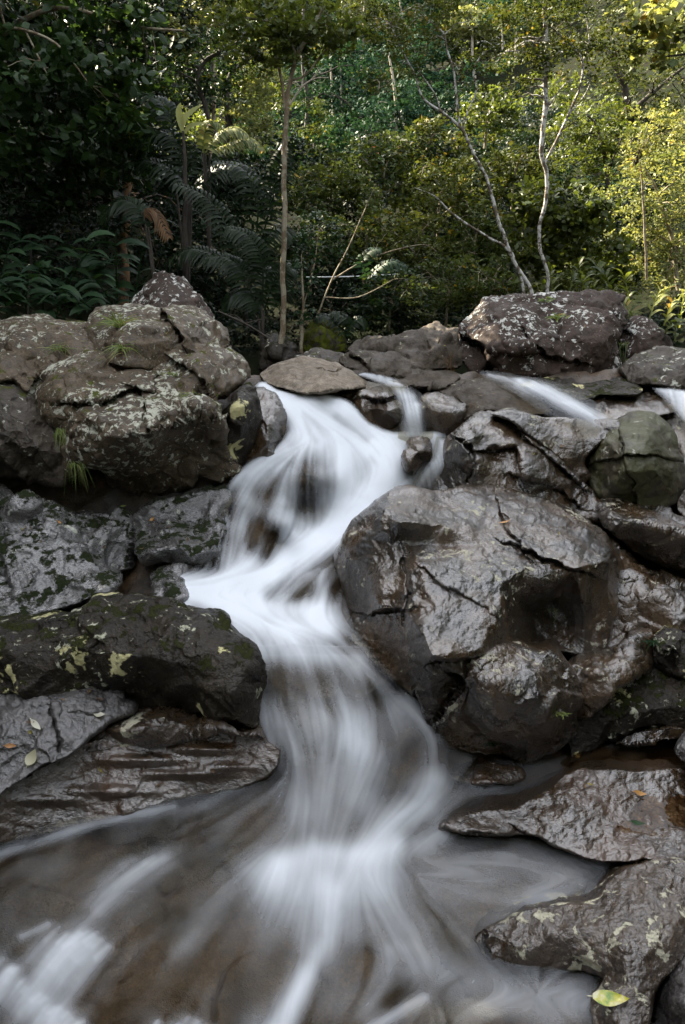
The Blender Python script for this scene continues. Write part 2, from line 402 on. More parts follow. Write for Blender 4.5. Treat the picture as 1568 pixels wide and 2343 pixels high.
rock('boulder', 'rounded brown grey lobe of lichen rock next to the head of the cascade',
     [(300,800),(330,782),(400,775),(465,771),(500,780),(528,797),(555,819),(572,845),(575,864),(555,880),(520,910),(490,960),(400,960),(320,900)],
     [(320,790,3.15),(465,774,3.25),(540,815,3.2),(570,858,3.15),(400,820,3.0),(480,840,2.93),(520,870,2.95),(350,870,2.93),(500,930,2.85),(400,950,2.85)], M_dry, roll=(24,.1), amp=.03, fac=.75,
     cracks=[([(310,795),(380,815),(430,840),(470,880),(480,930)],4,.05)])
rock('boulder', 'largest lichen covered outcrop block with a dark wet overhanging lower face, left of the cascade',
     [(70,850),(110,819),(150,801),(240,800),(320,808),(370,825),(420,850),(450,880),(500,930),(512,975),(530,1049),(549,1079),(500,1106),(440,1104),(400,1124),(340,1130),(285,1128),(250,1100),(200,1075),(150,1090),(110,1000),(60,900)],
     [(75,855,3.1),(150,805,3.15),(240,803,3.15),(320,811,3.15),(420,852,3.05),(495,930,2.88),
      (120,870,2.9),(200,850,2.93),(300,860,2.93),(380,890,2.87),(300,905,2.8),(420,915,2.78),(350,970,2.6),(445,930,2.66),(495,958,2.72),(200,960,2.63),(140,960,2.72),
      (270,1000,2.55),(345,990,2.57),(400,975,2.68),(450,965,2.75),(400,1010,2.82),(480,1000,2.82),(530,1060,2.9),(300,1050,2.72),(230,1040,2.6),(180,1050,2.65),(250,1090,2.8),(350,1090,2.85),(450,1080,2.86),(300,1125,2.95),(400,1120,2.92),(110,1000,2.8)],
     M_dry, roll=(14,.07), amp=.035, c=25., step=3.7,
     cracks=[([(150,920),(230,925),(310,885),(330,920),(340,985)],5,.06),([(310,885),(350,900),(370,840)],4,.05),([(345,984),(400,970),(450,950),(498,958)],4,-.03)])
rock('boulder', 'tall dark column of lichen rock at the left edge beside the overhanging block',
     [(-70,860),(0,866),(30,862),(60,880),(95,910),(118,940),(128,980),(150,1030),(155,1080),(140,1114),(65,1090),(10,1098),(-70,1080)],
     [(-60,870,2.95),(20,868,3.0),(110,935,2.95),(0,920,2.72),(60,960,2.65),(0,1020,2.6),(90,1030,2.6),(130,1090,2.7),(20,1090,2.75),(-60,1080,2.7)], M_dryD, roll=(16,.08), amp=.03)
rock('boulder', 'small lichen block wedged in the upper left edge of the picture above the dark column',
     [(-60,790),(20,785),(70,780),(120,800),(130,830),(80,870),(60,900),(30,870),(-60,880)],
     [(-60,800,3.2),(70,785,3.2),(120,820,3.1),(0,830,3.0),(60,870,2.95)], M_dry, roll=(14,.07), amp=.03)
rock('boulder', 'dark wet upright block between the overhanging outcrop and the cascade',
     [(495,960),(505,930),(545,892),(578,878),(592,910),(600,950),(590,1000),(575,1040),(535,1060),(510,1010)],
     [(505,935,2.95),(575,885,3.05),(550,930,2.85),(595,960,3.0),(550,1000,2.87),(520,1040,2.9),(575,1035,3.0)], M_moss, roll=(16,.08), amp=.02)
rock('boulder', 'bluish black wet rock under the head of the chute',
     [(560,900),(590,890),(630,900),(650,930),(664,975),(668,1010),(640,1045),(590,1075),(540,1090),(530,1050),(560,1000)],
     [(590,900,3.2),(640,930,3.2),(660,985,3.15),(610,960,3.02),(620,1030,2.98),(550,1080,3.0),(560,960,3.1)], M_wet, roll=(18,.09), amp=.025)
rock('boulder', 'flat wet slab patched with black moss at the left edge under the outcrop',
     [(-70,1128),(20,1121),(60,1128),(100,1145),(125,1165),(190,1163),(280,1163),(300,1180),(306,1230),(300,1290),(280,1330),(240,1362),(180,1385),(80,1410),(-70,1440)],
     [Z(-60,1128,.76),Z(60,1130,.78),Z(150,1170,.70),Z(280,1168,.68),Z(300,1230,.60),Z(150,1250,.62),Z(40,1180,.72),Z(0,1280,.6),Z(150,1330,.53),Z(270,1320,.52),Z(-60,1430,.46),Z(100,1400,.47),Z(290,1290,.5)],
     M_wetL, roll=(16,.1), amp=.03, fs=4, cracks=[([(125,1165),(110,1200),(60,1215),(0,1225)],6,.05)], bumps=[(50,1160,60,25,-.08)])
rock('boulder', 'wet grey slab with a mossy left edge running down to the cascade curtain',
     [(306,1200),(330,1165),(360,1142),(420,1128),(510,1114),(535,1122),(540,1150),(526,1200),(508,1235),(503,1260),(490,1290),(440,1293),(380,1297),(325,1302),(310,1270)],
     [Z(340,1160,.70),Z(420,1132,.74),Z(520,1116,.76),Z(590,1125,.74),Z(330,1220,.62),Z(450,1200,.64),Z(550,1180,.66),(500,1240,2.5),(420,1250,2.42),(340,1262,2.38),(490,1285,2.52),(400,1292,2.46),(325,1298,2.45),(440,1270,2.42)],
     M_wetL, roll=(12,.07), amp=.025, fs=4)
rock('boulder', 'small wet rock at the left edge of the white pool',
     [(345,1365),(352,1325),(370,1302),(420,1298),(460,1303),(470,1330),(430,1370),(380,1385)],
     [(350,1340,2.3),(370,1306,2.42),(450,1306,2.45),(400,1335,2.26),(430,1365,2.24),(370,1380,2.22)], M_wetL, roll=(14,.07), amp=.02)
rock('boulder', 'broad black boulder dotted with yellow lichen rosettes, left of the fall',
     [(-70,1440),(0,1420),(100,1405),(180,1390),(240,1364),(270,1356),(320,1357),(380,1368),(430,1392),(500,1413),(530,1440),(560,1466),(588,1495),(600,1540),(606,1600),(606,1650),(585,1672),(540,1660),(470,1640),(400,1630),(300,1625),(200,1590),(-70,1590)],
     [(-60,1440,1.95),(100,1408,2.0),(250,1364,2.08),(320,1360,2.08),(420,1390,2.02),(520,1435,1.95),(590,1500,1.92),(602,1580,1.88),
      (0,1480,1.82),(120,1450,1.85),(250,1420,1.88),(350,1430,1.84),(450,1460,1.8),(540,1510,1.78),(200,1490,1.79),(330,1500,1.76),(450,1530,1.73),(560,1590,1.73),(100,1540,1.78),(250,1550,1.78),(380,1570,1.77),(440,1590,1.78),(500,1600,1.7),(540,1650,1.7),(400,1620,1.85),(250,1600,1.88),(-60,1560,1.82)],
     M_moss, roll=(14,.07), amp=.025, step=3.7)
rock('boulder', 'smooth blue grey slab with fallen leaves in the left corner',
     [(-70,1565),(0,1552),(100,1541),(190,1540),(230,1555),(270,1580),(305,1610),(300,1630),(250,1655),(205,1690),(170,1725),(100,1760),(40,1795),(-70,1850)],
     [Z(-60,1565,.40),Z(100,1545,.42),Z(220,1560,.40),Z(300,1615,.34),Z(100,1640,.37),Z(200,1660,.34),Z(0,1700,.33),Z(100,1740,.29),Z(-60,1840,.24),Z(40,1790,.25)],
     M_wetG, roll=(10,.05), amp=.012, fine=.5, cracks=[([(120,1620),(125,1665),(140,1700),(135,1720)],5,.03)])
rock('boulder', 'dark plate of wet rock with tan lichen in the cleft above the rippled slab',
     [(190,1720),(230,1672),(300,1625),(400,1605),(470,1615),(540,1660),(600,1670),(605,1690),(560,1690),(500,1670),(430,1690),(400,1700),(300,1715),(240,1722)],
     [(230,1680,1.76),(300,1632,1.82),(400,1612,1.84),(470,1622,1.84),(400,1650,1.73),(300,1670,1.7),(500,1655,1.72),(590,1680,1.72),(430,1685,1.75),(300,1705,1.74),(220,1712,1.72)],
     M_lowL, roll=(8,.04), amp=.02)
rock('boulder', 'rippled brown wet slab sloping into the lower pool on the left',
     [(-70,1845),(40,1785),(110,1745),(160,1712),(230,1690),(330,1680),(420,1672),(500,1660),(570,1672),(615,1690),(645,1715),(640,1750),(610,1780),(560,1802),(480,1820),(400,1833),(300,1862),(200,1890),(100,1912),(0,1932),(-70,1950)],
     [Z(-60,1850,.2),Z(100,1755,.24),Z(200,1705,.26),Z(400,1680,.27),Z(560,1680,.27),Z(640,1720,.24),Z(350,1740,.21),Z(500,1740,.22),Z(200,1790,.17),Z(400,1800,.15),Z(560,1780,.17),Z(100,1850,.13),Z(300,1850,.12),Z(0,1920,.09),Z(-60,1945,.08)],
     M_wetB, roll=(10,.05), amp=.02, fs=5, step=3.6, flat=(.7,1.6,1), fac=.35, fine=.7,
     bumps=[(330,1740,90,12,-.03),(470,1715,60,10,-.03),(420,1770,90,10,-.025),(230,1810,90,12,-.025),(520,1755,60,10,-.02),(120,1830,70,12,-.02)])
# ------------------------------------------------------------------ the hero boulder on the right
rock('boulder', 'huge wet boulder with a pale sheen and a hollow right flank, in the middle right',
     [(764,1275),(784,1231),(814,1186),(854,1151),(894,1120),(934,1111),(969,1122),(1005,1129),(1060,1110),(1115,1107),(1174,1118),(1234,1138),(1284,1155),(1334,1181),(1374,1212),(1404,1256),(1425,1290),(1428,1330),(1410,1380),(1400,1440),(1380,1490),(1334,1505),(1290,1497),(1230,1492),(1160,1486),(1104,1503),(1034,1517),(985,1513),(967,1545),(945,1592),(915,1572),(880,1545),(840,1512),(800,1475),(792,1440),(798,1400),(780,1340)],
     [(854,1155,2.5),(934,1115,2.62),(1050,1113,2.72),(1174,1122,2.78),(1284,1158,2.72),(1374,1216,2.58),(1418,1285,2.45),
      (885,1170,2.3),(909,1192,2.13),(960,1197,2.16),(1020,1205,2.24),(1000,1165,2.42),(1100,1180,2.42),(1200,1195,2.42),(1300,1225,2.35),(1000,1145,2.55),
      (909,1242,2.185),(960,1240,2.2),(1024,1248,2.225),(950,1272,2.11),(1030,1282,2.06),(1100,1245,2.2),
      (955,1290,2.02),(1050,1330,1.95),(1000,1400,1.83),(968,1440,1.77),(1084,1360,1.91),(992,1498,1.66),(1040,1500,1.68),(1100,1485,1.74),(1060,1440,1.79),(1150,1300,2.05),(1204,1300,2.08),(1150,1340,1.98),
      (780,1250,2.42),(772,1290,2.42),(800,1270,2.33),(850,1230,2.27),(850,1310,2.2),(850,1400,2.1),(805,1400,2.22),(900,1300,2.12),(928,1330,2.02),(935,1400,1.9),(940,1470,1.86),(800,1450,2.12),(860,1480,2.05),(900,1540,1.95),(940,1575,1.9),
      (1190,1360,2.08),(1180,1410,2.02),(1250,1345,2.08),(1270,1370,2.25),(1220,1400,2.24),(1300,1420,2.3),(1230,1450,2.2),(1170,1465,1.93),(1290,1480,2.22),(1320,1300,2.12),(1335,1350,2.18),(1340,1440,2.22),(1390,1285,2.24),(1395,1350,2.28),(1380,1470,2.24),(1130,1420,1.83)],
     M_wet, step=3.6, roll=(16,.1), amp=.028, fs=4.5, c=20., thick=.8, fac=.3,
     cracks=[([(1164,1246),(1210,1265),(1270,1290),(1329,1308)],5,.05),([(965,1300),(1010,1340),(1080,1370),(1120,1400)],3,.02),([(925,1280),(935,1350),(925,1430)],7,.04),([(1150,1180),(1160,1215),(1185,1245)],9,.05),([(850,1400),(880,1400),(915,1395)],6,.06)],
     bumps=[(865,1345,32,45,-.07),(1120,1210,30,25,.04),(1330,1370,16,60,-.05),(1250,1380,40,30,.06)])
rock('boulder', 'brown streaked wet lobe undercut at the waterline below the huge boulder',
     [(942,1590),(955,1550),(975,1518),(1030,1510),(1090,1505),(1130,1488),(1190,1485),(1260,1495),(1310,1530),(1338,1575),(1342,1610),(1322,1640),(1335,1680),(1300,1725),(1240,1748),(1150,1745),(1080,1738),(1010,1718),(975,1665)],
     [(950,1590,1.8),(985,1525,1.72),(1060,1540,1.75),(1100,1505,1.78),(1190,1490,1.85),(1300,1530,1.86),(1338,1590,1.86),(1130,1560,1.68),(1230,1545,1.72),(1240,1590,1.66),(1180,1610,1.66),(1050,1580,1.78),(1010,1620,1.8),(1150,1650,1.7),(1250,1640,1.72),(1280,1600,1.75),(1200,1680,1.74),(1080,1680,1.81),(1150,1735,1.84),(1280,1720,1.84),(1010,1705,1.83)],
     M_wet, step=3.8, roll=(12,.06), amp=.025, fs=5, c=25.,
     cracks=[([(1005,1520),(1060,1560),(1040,1600),(1000,1650)],7,.06),([(1130,1490),(1090,1520),(1060,1560)],4,.05)])
rock('boulder', 'sloping brown wet ledge on the right flank of the huge boulder',
     [(1290,1530),(1334,1500),(1390,1480),(1440,1462),(1490,1448),(1510,1480),(1490,1520),(1449,1550),(1400,1590),(1350,1640),(1310,1640),(1300,1580)],
     [(1300,1540,1.95),(1390,1485,2.08),(1485,1455,2.15),(1370,1540,1.88),(1450,1510,1.98),(1340,1600,1.87),(1480,1510,2.08),(1320,1635,1.9)], M_wet, roll=(12,.06), amp=.02, fs=5)
rock('boulder', 'black shaded rock wall above the brown puddle at the right edge',
     [(1300,1640),(1340,1600),(1400,1570),(1460,1520),(1520,1490),(1640,1480),(1640,1700),(1560,1690),(1480,1665),(1420,1690),(1360,1740),(1300,1750)],
     [(1310,1650,1.95),(1400,1590,2.0),(1500,1520,2.1),(1620,1500,2.1),(1400,1650,1.9),(1500,1620,1.95),(1600,1620,1.95),(1350,1730,1.88),(1450,1680,1.96),(1620,1690,1.95)], M_moss, roll=(10,.05), amp=.04, fs=4)
rock('boulder', 'rusty brown wet slope behind the huge boulder at the right edge',
     [(1230,1140),(1290,1150),(1350,1185),(1420,1245),(1490,1300),(1570,1335),(1650,1350),(1650,1450),(1560,1450),(1500,1470),(1440,1480),(1380,1480),(1400,1380),(1400,1280),(1300,1210)],
     [(1250,1145,2.95),(1350,1190,2.8),(1420,1250,2.62),(1500,1310,2.55),(1640,1350,2.5),(1430,1310,2.48),(1480,1360,2.35),(1560,1400,2.25),(1450,1420,2.32),(1540,1440,2.22),(1400,1470,2.3)], M_wet, roll=(12,.06), amp=.035)
rock('boulder', 'small mossy wet block at the right edge below the rusty slope',
     [(1480,1500),(1495,1450),(1520,1428),(1570,1435),(1650,1460),(1650,1540),(1560,1550),(1500,1540)],
     [(1495,1455,2.12),(1530,1432,2.16),(1640,1460,2.15),(1540,1480,2.02),(1600,1530,2.03),(1500,1530,2.06)], M_moss, roll=(12,.06), amp=.03)
rock('boulder', 'small wedge of jagged wet rock at the right edge under the round boulder',
     [(1368,1170),(1372,1150),(1420,1140),(1470,1143),(1510,1155),(1560,1172),(1650,1190),(1650,1320),(1560,1310),(1500,1290),(1450,1262),(1395,1215)],
     [(1372,1158,2.78),(1440,1144,2.8),(1560,1176,2.75),(1420,1185,2.6),(1500,1205,2.52),(1600,1230,2.45),(1450,1240,2.62),(1530,1290,2.6),(1640,1310,2.55)], M_wet, roll=(8,.04), amp=.05, fs=5, fac=.6)

# ------------------------------------------------------------------ right bank above the hero boulder
rock('boulder', 'jagged glistening wet rock between the side cascade and the huge boulder',
     [(980,1135),(1005,1085),(1013,1040),(1018,1008),(1040,985),(1085,950),(1120,938),(1160,942),(1190,960),(1230,1000),(1280,1045),(1330,1100),(1365,1140),(1385,1185),(1340,1190),(1270,1160),(1200,1150),(1100,1150)],
     [(1018,1012,3.0),(1040,988,3.02),(1120,941,3.18),(1180,960,3.1),(1280,1045,2.95),(1370,1150,2.85),(1110,980,2.92),(1060,1010,2.85),(1030,1060,2.95),(1100,1020,2.9),(1160,1010,2.88),(1080,1050,2.8),(1150,1060,2.84),(1220,1070,2.82),(1100,1100,2.8),(1010,1110,2.98),(1200,1110,2.8),(1280,1120,2.83),(1300,1170,2.83)],
     M_wet, step=3.7, roll=(12,.06), amp=.05, fs=5, c=22., fac=.45,
     cracks=[([(1165,950),(1200,1000),(1260,1050),(1330,1110)],6,.06),([(1040,1000),(1075,1020),(1090,1060),(1070,1100)],6,.07),([(1120,1030),(1180,1025),(1190,1060)],8,.08),([(1180,1090),(1260,1110),(1320,1150)],4,.05)])
rock('boulder', 'flat shining slab leading up to the round greenish boulder on the right',
     [(1120,945),(1170,938),(1230,950),(1300,958),(1370,955),(1415,962),(1420,990),(1380,1010),(1340,1050),(1345,1090),(1320,1100),(1280,1050),(1220,1005),(1170,965)],
     [Z(1130,945,1.05),Z(1230,953,1.03),Z(1370,958,1.02),Z(1410,975,1.0),Z(1280,1000,.95),Z(1350,1000,.95),Z(1320,1050,.86),(1330,1090,2.95),Z(1200,975,1.0)], M_wet, roll=(6,.02), amp=.03, fs=5, fac=.4)
rock('boulder', 'round greenish brown boulder split by fine cracks at the right',
     [(1340,1060),(1352,1015),(1380,985),(1410,958),(1440,943),(1490,942),(1525,965),(1548,1005),(1565,1060),(1572,1110),(1545,1150),(1500,1178),(1440,1172),(1390,1155),(1350,1120)],
     [(1345,1060,3.0),(1380,990,3.0),(1440,946,3.1),(1490,946,3.1),(1545,1010,3.0),(1570,1105,2.95),(1420,1010,2.78),(1480,1010,2.75),(1430,1080,2.7),(1500,1080,2.7),(1470,1140,2.78),(1400,1130,2.82),(1540,1130,2.85)],
     M_green, roll=(20,.1), amp=.02, fac=.5, fine=.5, cracks=[([(1410,970),(1425,1020),(1430,1060),(1455,1110),(1450,1160)],3.5,.04),([(1350,1060),(1430,1042),(1500,1040),(1560,1060)],3.5,.04)])
rock('boulder', 'dark wet rock slope at the right edge beside the round boulder',
     [(1500,945),(1540,920),(1600,930),(1680,940),(1680,1240),(1590,1220),(1545,1160),(1560,1090),(1540,1010)],
     [(1510,950,3.3),(1600,935,3.3),(1670,945,3.3),(1560,1020,3.1),(1620,1080,2.95),(1570,1170,2.9),(1660,1230,2.8)], M_wet, roll=(10,.05), amp=.05, fac=.5)
# ------------------------------------------------------------------ ledge at the head of the falls
rock('boulder', 'smooth pale tan boulder at the head of the chute',
     [(596,862),(604,848),(640,826),(690,814),(740,822),(790,842),(832,868),(836,885),(800,892),(750,895),(700,902),(650,892),(610,880)],
     [(600,862,3.55),(640,830,3.75),(690,818,3.8),(740,826,3.8),(825,868,3.6),(660,850,3.48),(740,855,3.46),(700,880,3.33),(800,880,3.4),(620,875,3.42)], M_tan, roll=(14,.08), amp=.02, fac=.4, fine=.5, cracks=[([(745,845),(770,850),(780,842)],4,.04)])
rock('boulder', 'dark stepped wet rock between the chute and the thin side fall',
     [(740,905),(770,888),(830,868),(880,868),(905,880),(925,905),(928,940),(915,970),(890,985),(850,985),(822,955),(790,925)],
     [(760,900,3.55),(830,874,3.6),(890,874,3.55),(920,905,3.4),(800,915,3.45),(830,905,3.4),(880,905,3.32),(830,940,3.36),(890,935,3.24),(915,965,3.27),(860,975,3.36)], M_wet, roll=(6,.03), amp=.035, fs=5, fac=.45, cracks=[([(800,905),(860,915),(920,905)],4,.05)])
rock('boulder', 'blocky dark wet rock right of the thin side fall',
     [(955,985),(962,940),(965,905),(990,900),(1030,905),(1062,912),(1085,930),(1088,960),(1060,985),(1030,995),(990,1000)],
     [(965,910,3.4),(1040,910,3.4),(1080,935,3.3),(985,925,3.24),(1050,935,3.2),(975,980,3.26),(1030,985,3.22),(1080,960,3.25)], M_wet, roll=(6,.03), amp=.025, fs=5, fac=.45)
rock('boulder', 'small dark stone with water running round it below the side fall',
     [(930,1020),(940,1002),(965,1000),(985,1010),(990,1035),(975,1070),(950,1095),(932,1075)],
     [(940,1008,3.1),(975,1010,3.1),(960,1035,2.98),(985,1040,3.05),(950,1085,3.0)], M_wet, roll=(10,.06), amp=.02, fs=6)
rock('boulder', 'long tan brown ledge rock right of the thin side fall',
     [(1000,890),(1030,872),(1090,862),(1150,868),(1200,885),(1240,915),(1260,945),(1200,950),(1140,940),(1100,945),(1060,960),(1065,930),(1030,910)],
     [(1010,892,3.55),(1090,866,3.7),(1190,884,3.6),(1250,940,3.25),(1090,890,3.42),(1150,910,3.32),(1080,925,3.26),(1070,955,3.22),(1180,945,3.2)], M_brown, roll=(5,.02), amp=.03, fs=5, fac=.4)
rock('boulder', 'flat brown ledge rock under the dark boulders at the back of the stream',
     [(780,840),(830,828),(900,838),(960,842),(1040,845),(1060,860),(1020,880),(960,885),(900,875),(850,870),(800,858)],
     [(790,842,3.95),(900,842,3.95),(1040,850,3.9),(850,858,3.75),(960,872,3.6),(1030,872,3.65)], M_brown, roll=(6,.05), amp=.02, fs=5)
rock('boulder', 'mossy edged wet ledge between the two right hand streams',
     [(1170,870),(1200,855),(1260,855),(1330,862),(1400,858),(1450,870),(1470,895),(1440,905),(1380,900),(1330,912),(1260,900),(1200,885)],
     [(1180,870,3.75),(1260,858,3.85),(1400,862,3.85),(1460,890,3.55),(1250,880,3.58),(1350,890,3.5),(1420,890,3.5)], M_moss, roll=(5,.02), amp=.03, fs=5, fac=.4)
rock('boulder', 'glistening wet ledge below the right hand stream',
     [(1330,920),(1380,905),(1450,900),(1530,900),(1560,930),(1530,950),(1480,955),(1440,950),(1400,965),(1370,960),(1345,945)],
     [(1340,922,3.4),(1450,905,3.5),(1540,915,3.45),(1400,935,3.25),(1480,935,3.28),(1380,958,3.2)], M_wet, roll=(5,.02), amp=.035, fs=6, fac=.4)
# ------------------------------------------------------------------ boulders along the back of the stream
rock('boulder', 'large flat topped reddish boulder spotted with white lichen, standing above the ledge',
     [(1046,770),(1052,745),(1090,705),(1130,680),(1165,669),(1250,667),(1330,668),(1395,669),(1420,685),(1430,720),(1424,750),(1416,800),(1425,835),(1400,858),(1340,868),(1250,862),(1150,862),(1080,850),(1050,815)],
     [(1050,760,4.1),(1090,708,4.25),(1165,673,4.35),(1395,673,4.35),(1428,720,4.2),(1170,710,4.05),(1300,710,4.05),(1400,720,4.05),(1120,745,3.95),(1250,770,3.84),(1370,780,3.84),(1180,800,3.78),(1100,800,3.95),(1300,840,3.8),(1400,850,3.95),(1080,845,3.98),(1200,855,3.82)],
     M_red, roll=(12,.1), amp=.045, c=20., thick=.9,
     cracks=[([(1055,770),(1100,790),(1125,830),(1120,860)],6,.12),([(1195,750),(1215,790),(1250,810)],3,.05),([(1130,800),(1180,810),(1250,812),(1320,830)],5,.06)])
rock('boulder', 'dark brown low boulder left of the flat topped boulder',
     [(793,800),(810,776),(850,766),(900,768),(960,755),(1010,746),(1055,750),(1065,800),(1060,845),(990,848),(930,850),(840,840)],
     [(800,798,4.2),(850,770,4.3),(1010,750,4.3),(1055,760,4.2),(880,800,4.02),(1000,790,4.0),(960,840,3.95),(1050,840,4.0)], M_brown, roll=(10,.08), amp=.05)
rock('boulder', 'brown boulder with a dark hollow at its left end beside the tan boulder',
     [(782,822),(795,808),(830,799),(880,800),(925,812),(945,835),(942,858),(905,875),(860,872),(830,855),(790,842)],
     [(788,820,3.92),(840,803,4.0),(920,815,3.95),(940,850,3.8),(820,830,3.8),(880,830,3.72),(900,868,3.68),(845,858,3.75)], M_brown, roll=(10,.07), amp=.03, cracks=[([(800,815),(840,835),(855,860)],7,.1)])
rock('boulder', 'small lichen spotted boulder in the ferns right of the flat topped boulder',
     [(1425,790),(1432,755),(1450,730),(1480,725),(1510,745),(1535,775),(1540,800),(1490,815),(1440,815)],
     [(1435,760,4.35),(1480,730,4.4),(1530,780,4.3),(1470,770,4.15),(1450,810,4.15),(1520,805,4.2)], M_red, roll=(10,.08), amp=.03)
rock('boulder', 'rounded lichen speckled boulder at the right edge behind the ledge',
     [(1415,850),(1430,825),(1470,805),(1520,795),(1580,790),(1680,795),(1680,905),(1560,895),(1500,885),(1450,880)],
     [(1425,842,3.8),(1480,805,3.9),(1580,795,3.9),(1670,800,3.9),(1480,845,3.62),(1580,840,3.56),(1460,875,3.6),(1600,890,3.5)], M_dryD, roll=(12,.08), amp=.035)
rock('boulder', 'low grey lichen boulder behind the pale tan boulder',
     [(680,830),(690,812),(730,803),(770,808),(795,825),(800,850),(740,850)],
     [(690,818,4.2),(735,806,4.25),(790,828,4.15),(740,830,4.05),(760,846,4.05)], M_dryD, roll=(8,.06), amp=.02)
rock('boulder', 'dark boulder with a bright moss cap among the saplings',
     [(690,800),(695,760),(710,738),(735,730),(765,742),(785,770),(790,805),(760,820),(710,820)],
     [(700,775,4.75),(735,735,4.8),(780,780,4.7),(740,770,4.55),(740,810,4.5)], M_mosst, roll=(12,.12), amp=.04)
rock('boulder', 'shaded black boulder at the foot of the slender tree',
     [(585,835),(592,790),(612,765),(640,758),(670,775),(682,815),(660,845),(600,850)],
     [(592,800,4.55),(640,762,4.65),(675,810,4.5),(635,805,4.4),(640,842,4.4)], M_moss, roll=(10,.08), amp=.04)
# ------------------------------------------------------------------ lower right
rock('boulder', 'smooth brown wet slab with a puddle in the lower right',
     [(1005,1900),(1010,1888),(1040,1872),(1100,1852),(1170,1850),(1220,1825),(1260,1795),(1290,1770),(1330,1757),(1400,1762),(1480,1765),(1560,1758),(1660,1765),(1660,1990),(1560,1985),(1480,1968),(1400,1975),(1340,1965),(1270,1938),(1230,1915),(1180,1910),(1120,1912),(1070,1908),(1040,1902)],
     [Z(1010,1895,0.100),Z(1100,1858,0.124),Z(1200,1845,0.136),Z(1290,1778,0.160),Z(1340,1762,0.166),Z(1480,1768,0.154),Z(1650,1768,0.154),Z(1320,1850,0.160),Z(1250,1890,0.130),Z(1400,1800,0.142),Z(1480,1830,0.115),Z(1600,1830,0.112),Z(1560,1890,0.115),Z(1440,1890,0.118),Z(1380,1860,0.136),Z(1400,1940,0.124),Z(1340,1962,0.106),Z(1150,1900,0.106),Z(1230,1912,0.106),Z(1500,1960,0.136),Z(1650,1980,0.130),Z(1620,1920,0.118)],
     M_wetB, roll=(8,.035), amp=.016, fac=.3, fine=.4, fs=6, step=3.6, cracks=[([(1005,1892),(1050,1904),(1120,1908)],5,.03),([(1200,1905),(1230,1920),(1240,1940)],5,.03)])
rock('boulder', 'wet boulder blotched with pale lichen in the lower right corner, under a green leaf',
     [(1080,2148),(1095,2128),(1140,2105),(1200,2080),(1260,2070),(1320,2066),(1355,2058),(1390,2015),(1430,1985),(1480,1966),(1540,1958),(1660,1965),(1660,2110),(1590,2150),(1555,2200),(1520,2240),(1495,2280),(1490,2330),(1470,2400),(1380,2400),(1345,2300),(1352,2270),(1380,2240),(1330,2225),(1270,2222),(1220,2218),(1160,2205),(1115,2200)],
     [Z(1085,2148,.045),Z(1140,2110,.075),Z(1260,2074,.105),Z(1350,2062,.11),Z(1400,2015,.13),Z(1480,1970,.15),Z(1650,1970,.16),Z(1160,2150,.075),Z(1270,2130,.11),Z(1380,2120,.135),Z(1480,2050,.16),Z(1580,2080,.15),Z(1430,2170,.145),Z(1500,2160,.15),
      Z(1130,2198,.02),Z(1220,2216,.02),Z(1320,2221,.025),Z(1210,2180,.06),Z(1310,2180,.08),Z(1400,2215,.1),Z(1380,2243,.06),Z(1440,2250,.115),Z(1347,2290,.03),Z(1400,2290,.09),Z(1480,2300,.09),Z(1430,2380,.07),Z(1345,2380,.02),Z(1490,2390,.05),Z(1540,2200,.11),Z(1600,2140,.12)],
     M_lowL, roll=(10,.05), amp=.02, fac=.22, fine=.5, fs=5, step=3.6, c=28., cracks=[([(1108,2140),(1113,2170),(1117,2200)],3,.03)])
rock('boulder', 'wet grey stone at the right edge below the lichen blotched boulder',
     [(1490,2420),(1500,2300),(1530,2230),(1570,2180),(1660,2140),(1660,2420)],
     [(1505,2310,1.12),(1560,2200,1.16),(1650,2150,1.18),(1570,2300,1.05),(1600,2400,1.0),(1500,2410,1.06)], M_wetG, roll=(12,.06), amp=.02)
rock('boulder', 'flat dark stone lying in the brown puddle at the right',
     [(1415,1700),(1430,1680),(1470,1665),(1530,1660),(1570,1670),(1560,1690),(1500,1702),(1440,1712)],
     [Z(1425,1695,.16),Z(1470,1668,.17),Z(1560,1675,.17),Z(1500,1685,.18),Z(1440,1708,.14),Z(1550,1692,.15)], M_wet, roll=(6,.03), amp=.012, fs=7, thick=.2)
rock('boulder', 'grey stone cut by the right edge of the picture beside the brown puddle',
     [(1530,1720),(1545,1690),(1580,1660),(1660,1650),(1660,1790),(1580,1765),(1550,1745)],
     [(1535,1720,1.74),(1580,1668,1.8),(1650,1660,1.8),(1590,1720,1.66),(1650,1780,1.62),(1560,1750,1.7)], M_wetG, roll=(8,.04), amp=.02, thick=.25)
rock('boulder', 'low flat wet stone awash at the foot of the undercut lobe',
     [(1020,1770),(1060,1750),(1130,1748),(1190,1762),(1195,1780),(1150,1790),(1100,1795),(1040,1790)],
     [Z(1030,1772,.105),Z(1130,1752,.12),Z(1190,1772,.11),Z(1110,1780,.12),Z(1060,1790,.1)], M_wetB, roll=(6,.03), amp=.012, fs=7, thick=.2)
